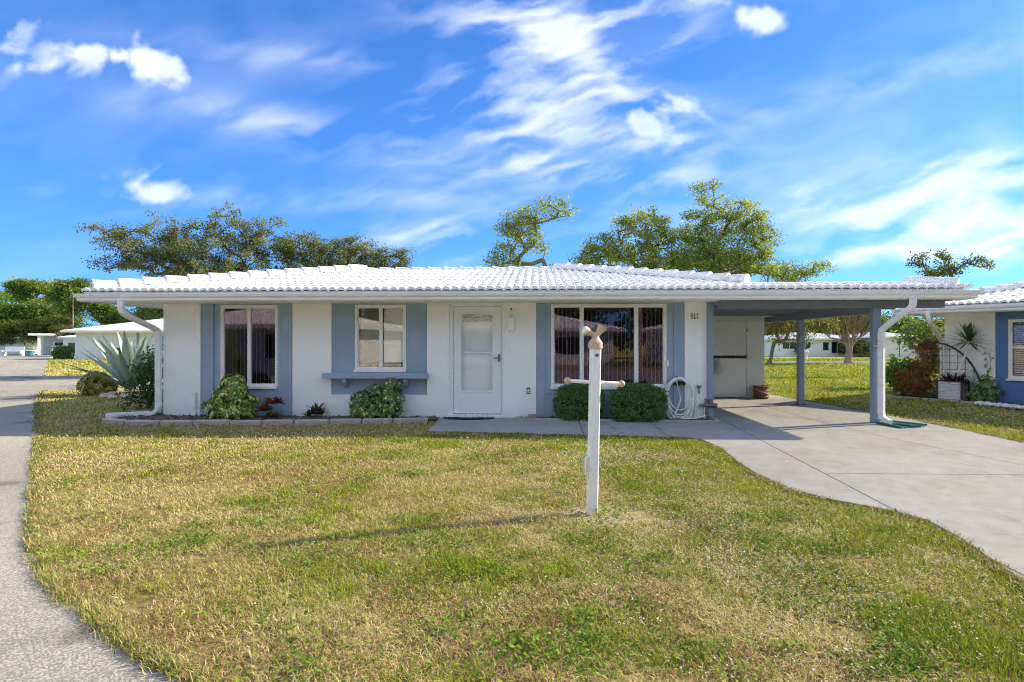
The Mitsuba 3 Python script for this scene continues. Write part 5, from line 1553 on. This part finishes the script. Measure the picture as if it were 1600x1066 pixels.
# small things across the rear lawn
lab('yellow_bush', 'yellow-green bush at the end of the long white rear house', 'bush')
hedge('yellow_bush', (43.0, 76.4, .35), 1.6, 1.2, 1.0, 14, 900, ((.09, .10, .02), (.26, .25, .05)), .3)
lab('rear_bush', 'dark green bush beside the screened porch of the long rear house', 'bush')
hedge('rear_bush', (41.2, 77.0, .6), 1.2, 1.0, 1.4, 15, 900, ((.03, .05, .015), (.10, .13, .03)), .3)
lab('red_bush', 'small red-leaved bush under the windows of the long rear house', 'bush')
hedge('red_bush', (35.1, 77.2, .15), .7, .6, .6, 16, 600, ((.10, .03, .025), (.22, .06, .04)), .2)
lab('corner_bush', 'low brown-green bush in front of the small white rear house', 'bush')
hedge('corner_bush', (53.2, 74.5, .1), 1.8, 1.0, .9, 17, 800, ((.06, .05, .02), (.17, .14, .04)), .3)
lab('garden_lamp', 'thin black garden lamp beside the plain white end wall', 'garden lamp')
add('garden_lamp__post', tube([(46.5, 75.0, -.45), (46.5, 75.0, 1.25)], .05, 8), 'black')
add('garden_lamp__lantern', moved(lathe([(0, 0), (.10, .02), (.16, .30), (.20, .32), (0, .45)], 8), (46.5, 75.0, 1.25)), 'black')
lab('white_urn', 'small white ornament on the strip of lawn beside the rear street', 'garden ornament')
add('white_urn__base', moved(lathe([(0, 0), (.22, 0), (.22, .06), (.10, .10), (.08, .42), (.14, .48), (0, .5)], 14), (23.4, 50.5, -.05)), 'whitestone', smooth=40)
add('white_urn__figure', cat([moved(lathe([(0, .0), (.16, .05), (.24, .22), (.18, .34), (0, .36)], 14), (23.4, 50.5, .44)), tube([(23.4, 50.5, .7), (23.75, 50.5, .95), (23.95, 50.5, .85)], [.09, .07, .05], 8), tube([(23.3, 50.5, .7), (23.1, 50.5, 1.0)], [.10, .06], 8)]), 'whitestone', smooth=40)

# houses across the road behind the viewer, which the windows mirror
lab('street_house', 'white house with white tile roof across the road, mirrored in the left window', 'house')
far_house('street_house', (-8.9, -2.4), math.radians(188), 9.5, 8, 0, 2.1, 1.1, [('window', 2.2, 3.3, .7, 1.9), ('window', 5.6, 7.4, .3, 1.9)])
lab('added_shrub', 'dark tall shrub added out of view to darken the left window reflection', 'shrub')
tree('added_shrub', (-13.6, -1.2, 0), [(-13.6, -1.2, 1.2, .8, .6, .9), (-13.2, -1.2, .6, .8, .6, .6)], 60, 60, .16, .2, FAR, .06, 290, fork=.2)  # unseen shrub added so part of the left window mirrors dark leaves
lab('street_house_001', 'white house across the road, mirrored in the left part of the big window', 'house')
far_house('street_house_001', (5.0, -15.5), math.radians(180), 13, 8, 0, 2.2, 1.2, [('window', 2, 4, .6, 1.9), ('door', 5.4, 6.4, .1, 2.05), ('window', 8, 10, .6, 1.9)])
lab('street_house_002', 'white house across the road, mirrored in the right part of the big window', 'house')
far_house('street_house_002', (21.0, -14.0), math.radians(172), 12, 8, 0, 2.2, 1.2, [('window', 2, 4, .6, 1.9), ('screen', 6, 9, .4, 2.0)])
ORD = ['first', 'second', 'third', 'fourth', 'fifth', 'sixth', 'seventh', 'eighth', 'ninth', 'tenth', 'eleventh', 'twelfth']
for i, (x, y, s_) in enumerate([(-38, -14, 1.2), (-31, -17, 1.3), (-25, -20, 1.2), (-18, -23, 1.3), (-12, -26, 1.2), (-6, -28, 1.3), (0, -29, 1.2), (6, -30, 1.3), (12, -29, 1.25), (18, -28, 1.3), (25, -27, 1.2), (32, -26, 1.3)]):
    k = num('street_tree')
    lab(k, f'{ORD[i]} tree from the left in the row behind the houses across the road', 'tree', 'trees across the road')
    tree(k, (x, y, 0), [(x - 1.8, y, 4.2 * s_, 2.6, 2.0, 2.4), (x + 1.8, y, 4.8 * s_, 2.6, 2.0, 2.4), (x, y, 7.0 * s_, 2.4, 2, 1.8), (x, y, 2.4, 3.4, 1.6, 1.6)], 90, 70, .55, .55, FAR, .28, 300 + i, fork=.3, r_tip=.05)
lab('street_palm', 'slim palm trunk across the road, mirrored in the big window', 'palm tree')
add('street_palm__trunk', tube([(5.2, -7.6, 0), (5.25, -7.6, 2.5), (5.2, -7.6, 5.6)], [.20, .15, .14], 10), 'trunk', smooth=True)
rosette('street_palm', (5.2, -7.6, 5.5), 30, 2.0, .35, ((.03, .07, .02), (.09, .15, .04)), 120, (15, 120), name='crown', droop=.3)

# ------------------------------------------------------------------ the grass
gr = np.random.default_rng(99)
lawn_near = Polygon([(-1.5, 2.41), (-1.96, 2.68), (-2.34, 2.92), (-2.84, 3.25), (-3.35, 3.67), (-3.81, 4.15), (-4.39, 4.77), (-5.37, 5.88), (-7.43, 8.16), (-12.3, 13.5), (-15.2, 16.88), (-13.6, 17.0), (-8.0, 17.6), (-8.0, 24.6), (-19.35, 24.1), (-21.5, 23.88), (-48.9, 55.06), (-44, 56.5), (-20, 60), (0, 60), (0, 36), (14, 39.3), (21, 39.8), (30, 41.2), (58, 44.8), (70, 36), (25, 6), (10, 1.5), (9.2, 1.5), (7.0, 8.5), (4, 3), (2.3, 1.1), (.8, 1.35), (-.6, 1.9)])
back_strip = Polygon([(14, 44.4), (18, 44.6), (28, 46.2), (60, 49.2), (70, 80), (20, 80), (14, 60)])
houses = [sbox(-7.36, 10.9, 5.96, 17.3), bed1.buffer(.03), bed2, drive, nbed.buffer(.02), nbed2.buffer(.03), Polygon([nw(.73, .9), nw(13, .9), nw(13, 8.2), nw(.73, 8.2)])]
lawn_poly = lawn_near.union(back_strip).difference(shapely.union_all(houses))


def scatter(n, d0, d1):
    """n points in the field of view, dense near the viewer as 1/d."""
    th = YAW + np.pi / 2 + gr.uniform(-.80, .80, n)
    d = d0 * (d1 / d0) ** gr.uniform(0, 1, n)
    return np.stack([np.cos(th) * d, np.sin(th) * d], 1), d


def green_at(x, y):
    q = np.stack([x, y, x * 0], -1)
    g = meshkit.fbm(q * .8 + 5, 4, 61)
    t = meshkit.fbm(q * 3.3, 3, 62)
    return (g - .5) * 2.0 + (t - .5) * 1.9 + np.clip(.04 + .15 * x - .03 * np.abs(y - 7), -.5, .55) + .32 * np.exp(-((y - 8.4) / 1.0) ** 2) - .15 + .25 * np.clip((y - 11) / 8, 0, 1), t


def blades(n, d0, d1, w0, h0, flat):
    p, d = scatter(n, d0, d1)
    jx = gr.normal(0, .035, (n, 2))
    ok = shapely.contains_xy(lawn_poly, *(p + jx).T)
    p, d = p[ok], d[ok]
    bare = np.hypot((p[:, 0] - .60) * .75, p[:, 1] - 4.90) < .24 + .10 * meshkit.fbm(np.stack([p[:, 0] * 6, p[:, 1] * 6, d * 0], -1), 2, 1)
    keep = ~(bare & (gr.uniform(size=len(p)) < .85))
    p, d = p[keep], d[keep]
    n = len(p)
    g, t = green_at(p[:, 0], p[:, 1])
    thin = meshkit.fbm(np.stack([p[:, 0] * 5, p[:, 1] * 5, d * 0 + 3], -1), 3, 77)
    keep = gr.uniform(size=n) < np.clip(.10 + 2.1 * (thin - .22) + .35 * (g > .3), .06, 1)
    p, d, g, t = p[keep], d[keep], g[keep], t[keep]
    n = len(p)
    green = gr.uniform(size=n) < np.clip(.555 + .62 * g, .13, .92)
    sc = np.maximum(1.0, d / 4.5)
    w = w0 * sc * gr.uniform(.6, 1.3, n)
    tuft = np.clip((t - .52) * 5, 0, 1)
    h = h0 * (1 + .25 * (sc - 1)) * gr.uniform(.4, 1.35, n) * np.where(green, .9 + .45 * tuft, 1.0)
    lay = np.where(green, gr.uniform(.25, .9, n), gr.uniform(.6, 1.7, n)) * flat
    az = gr.uniform(0, 2 * np.pi, n)
    dx, dy = np.cos(az), np.sin(az)
    side = np.stack([-dy, dx, 0 * dx], 1) * (w * .5)[:, None]
    b = np.stack([p[:, 0], p[:, 1], gz(p[:, 0], p[:, 1]) - .004], 1)
    lift = gr.uniform(0, .02, n) * (~green)
    b[:, 2] += lift
    up = 1 / np.sqrt(1 + lay ** 2)
    m = b + np.stack([dx * lay * .35 * h * up, dy * lay * .35 * h * up, h * .62 * up], 1)
    e = b + np.stack([dx * lay * h * up, dy * lay * h * up, h * up * np.where(green, .95, .75)], 1)
    v = np.stack([b - side, b + side, m - side * .8, m + side * .8, e], 1).reshape(-1, 3)
    k = np.arange(n)[:, None] * 5
    f = np.vstack([k + [[0, 1, 3]], k + [[0, 3, 2]], k + [[2, 3, 4]]])
    tone = gr.uniform(size=n)
    cs = vmix((.37, .305, .135), (.74, .66, .36), tone ** 1.3)
    brown = meshkit.fbm(np.stack([p[:, 0] * 1.5, p[:, 1] * 1.5, d * 0 + 8], -1), 4, 88)
    br = gr.uniform(size=n) < np.clip(.12 + 2.4 * (brown - .50), .06, .75)
    cs[br] = vmix((.17, .105, .055), (.46, .31, .17), gr.uniform(size=br.sum()))
    cg = vmix((.12, .19, .018), (.47, .51, .065), np.clip(tone * .95 + .2 * gr.normal(size=n) - .15 * tuft, 0, 1))
    c = np.where(green[:, None], cg, cs)
    return TM(v, f), np.repeat(c, 5, 0)




def edge_blades(line, n, h0, spread):
    q = line.segmentize(.05)
    c = np.array(q.coords)[:, :2]
    dd = np.hypot(*c.T)
    ok = (dd < 26) & (c[:, 1] > 1.0)
    wgt = np.where(ok, 1 / np.maximum(dd, 2.5), 0)
    clump = np.clip(meshkit.fbm(np.stack([c[:, 0] * 3, c[:, 1] * 3, dd * 0], -1), 3, 19) * 2.2 - .6, .05, 1.2)
    wgt = wgt * clump
    k = gr.choice(len(c), n, p=wgt / wgt.sum())
    p = c[k] + gr.normal(0, spread, (n, 2)) + gr.normal(0, .02, (n, 2))
    d = np.hypot(*p.T)
    sc = np.maximum(1.0, d / 4.5)
    az = gr.uniform(0, 6.283, n)
    h = h0 * gr.uniform(.4, 1.3, n)
    lay = gr.uniform(.2, 1.5, n)
    up = 1 / np.sqrt(1 + lay ** 2)
    dx, dy = np.cos(az), np.sin(az)
    w = .0052 * sc * gr.uniform(.6, 1.3, n)
    side = np.stack([-dy, dx, 0 * dx], 1) * (w * .5)[:, None]
    b_ = np.stack([p[:, 0], p[:, 1], 0 * dx + .002], 1)
    m_ = b_ + np.stack([dx * lay * .35 * h * up, dy * lay * .35 * h * up, h * .62 * up], 1)
    e_ = b_ + np.stack([dx * lay * h * up, dy * lay * h * up, h * up * .9], 1)
    v = np.stack([b_ - side, b_ + side, m_ - side * .8, m_ + side * .8, e_], 1).reshape(-1, 3)
    kk_ = np.arange(n)[:, None] * 5
    f = np.vstack([kk_ + [[0, 1, 3]], kk_ + [[0, 3, 2]], kk_ + [[2, 3, 4]]])
    t = gr.uniform(size=n)
    g_ = gr.uniform(size=n) < .55
    col = np.where(g_[:, None], vmix((.10, .16, .03), (.32, .36, .08), t), vmix((.26, .18, .09), (.70, .58, .33), t))
    return TM(v, f), np.repeat(col, 5, 0)


road_line = LineString([(-15.2, 16.88), (-12.3, 13.5), (-7.43, 8.16), (-5.37, 5.88), (-4.39, 4.77), (-3.81, 4.15), (-3.35, 3.67), (-2.84, 3.25), (-2.34, 2.92), (-1.96, 2.68), (-1.5, 2.41), (-.6, 1.9)])
drive_line = LineString([(-1.79, 9.20), (0.81, 8.93), (2.28, 8.76), (2.45, 8.60), (2.51, 7.85), (2.43, 7.1), (2.41, 6.43), (2.50, 5.71), (2.71, 5.37), (3.06, 5.03), (3.17, 4.78), (3.13, 4.38), (2.94, 3.59), (2.63, 2.4)])
drive_line2 = LineString([(7.05, 8.53), (7.07, 9.38), (7.09, 10.27), (7.0, 11.18), (6.96, 12.15), (6.77, 13.32), (6.53, 16.33)])
put_leaves('lawn_grass', [blades(560000, 2.2, 9.5, .0044, .044, 1.25), blades(430000, 8.6, 60, .0050, .036, 1.1), edge_blades(road_line, 13000, .060, .022), edge_blades(drive_line, 9000, .050, .018), edge_blades(drive_line2, 4000, .07, .02)], 'grass')
lab('lawn_grass', 'short patchy grass, straw-coloured and green, covering the lawns', 'grass', kind='stuff')
# broad-leaved weeds in clumps
wc, wd = scatter(900, 2.5, 14)
wok = shapely.contains_xy(lawn_poly.buffer(-.05), *wc.T) & (meshkit.fbm(np.stack([wc[:, 0] * .9, wc[:, 1] * .9, wd * 0], -1), 3, 14) > .47)
wc = wc[wok][:150]
wl_, wdir, wlen, wcol = [], [], [], []
for q in list(wc) + [np.array(c_) for c_ in ((-2.45, 4.05), (-2.6, 4.1), (-3.3, 4.5), (-4.3, 5.0), (-3.9, 4.6), (-1.45, 3.0), (.05, 2.75), (.25, 2.8), (1.9, 2.9), (-.7, 3.3), (-4.9, 5.7))]:
    rr_ = gr.uniform(.06, .22)
    k_ = int(40 + 500 * rr_)
    wl_.append(np.stack([q[0] + gr.normal(0, rr_, k_), q[1] + gr.normal(0, rr_ * .7, k_), gr.uniform(.008, .05, k_)], 1))
    a_ = gr.uniform(0, 6.283, k_)
    wdir.append(np.stack([np.cos(a_), np.sin(a_), gr.uniform(-.1, .9, k_)], 1))
    wlen.append(gr.uniform(.018, .042, k_))
    wcol.append(vmix((.07, .14, .02), (.22, .33, .05), np.clip(gr.uniform(size=k_) * .8 + gr.uniform(-.1, .3), 0, 1)))
wl_, wdir, wlen, wcol = np.vstack(wl_), np.vstack(wdir), np.concatenate(wlen), np.vstack(wcol)
inside_ = shapely.contains_xy(lawn_poly, wl_[:, 0], wl_[:, 1])
wl_, wdir, wlen, wcol = wl_[inside_], wdir[inside_], wlen[inside_], wcol[inside_]
put_leaves('lawn_weeds', [leaf_mesh(wl_, wdir, unit(rdir(gr, len(wl_)) * .5 + [0, 0, 1]), wlen, wlen * .5, wcol)], 'grass')
lab('lawn_weeds', 'low broad-leaved weeds in dark green clumps on the front lawn', 'weeds', kind='stuff')
# pale weed flowers right of the post
p, d = scatter(160000, 2.6, 16)
wf = np.exp(-(((p[:, 0] - 1.75) / 1.0) ** 2 + ((p[:, 1] - 4.4) / 1.3) ** 2)) + .65 * np.exp(-(((p[:, 0] - .9) / 1.2) ** 2 + ((p[:, 1] - 7.2) / 1.3) ** 2)) + .5 * np.exp(-(((p[:, 0] + .15) / .30) ** 2 + ((p[:, 1] - 4.95) / .30) ** 2)) + .5 * np.exp(-(((p[:, 0] - 8.6) / 1.2) ** 2 + ((p[:, 1] - 11.4) / .7) ** 2)) + .02
ok = shapely.contains_xy(lawn_poly, *p.T) & (gr.uniform(size=len(p)) < .30 * wf * meshkit.fbm(np.stack([p[:, 0] * 4, p[:, 1] * 4, d * 0], -1), 2, 5) * 2)
p, d = p[ok], d[ok]
n = len(p)
sz = .0115 * np.maximum(1, d / 5) * gr.uniform(.6, 1.3, n)
az = gr.uniform(0, 6.3, n)
put_leaves('weed_flowers', [leaf_mesh(np.stack([p[:, 0], p[:, 1], gr.uniform(.02, .05, n)], 1), np.stack([np.cos(az + q), np.sin(az + q), .4 + 0 * az], 1), rdir(gr, n) * .5 + [0, 0, 1], sz, sz * .8, vmix((.48, .46, .34), (.70, .68, .55), gr.uniform(size=n))) for q in (0, 2.1, 4.2)], 'grass')
lab('weed_flowers', 'tiny white weed flowers scattered in the lawn right of the lamp post', 'flowers', kind='stuff')
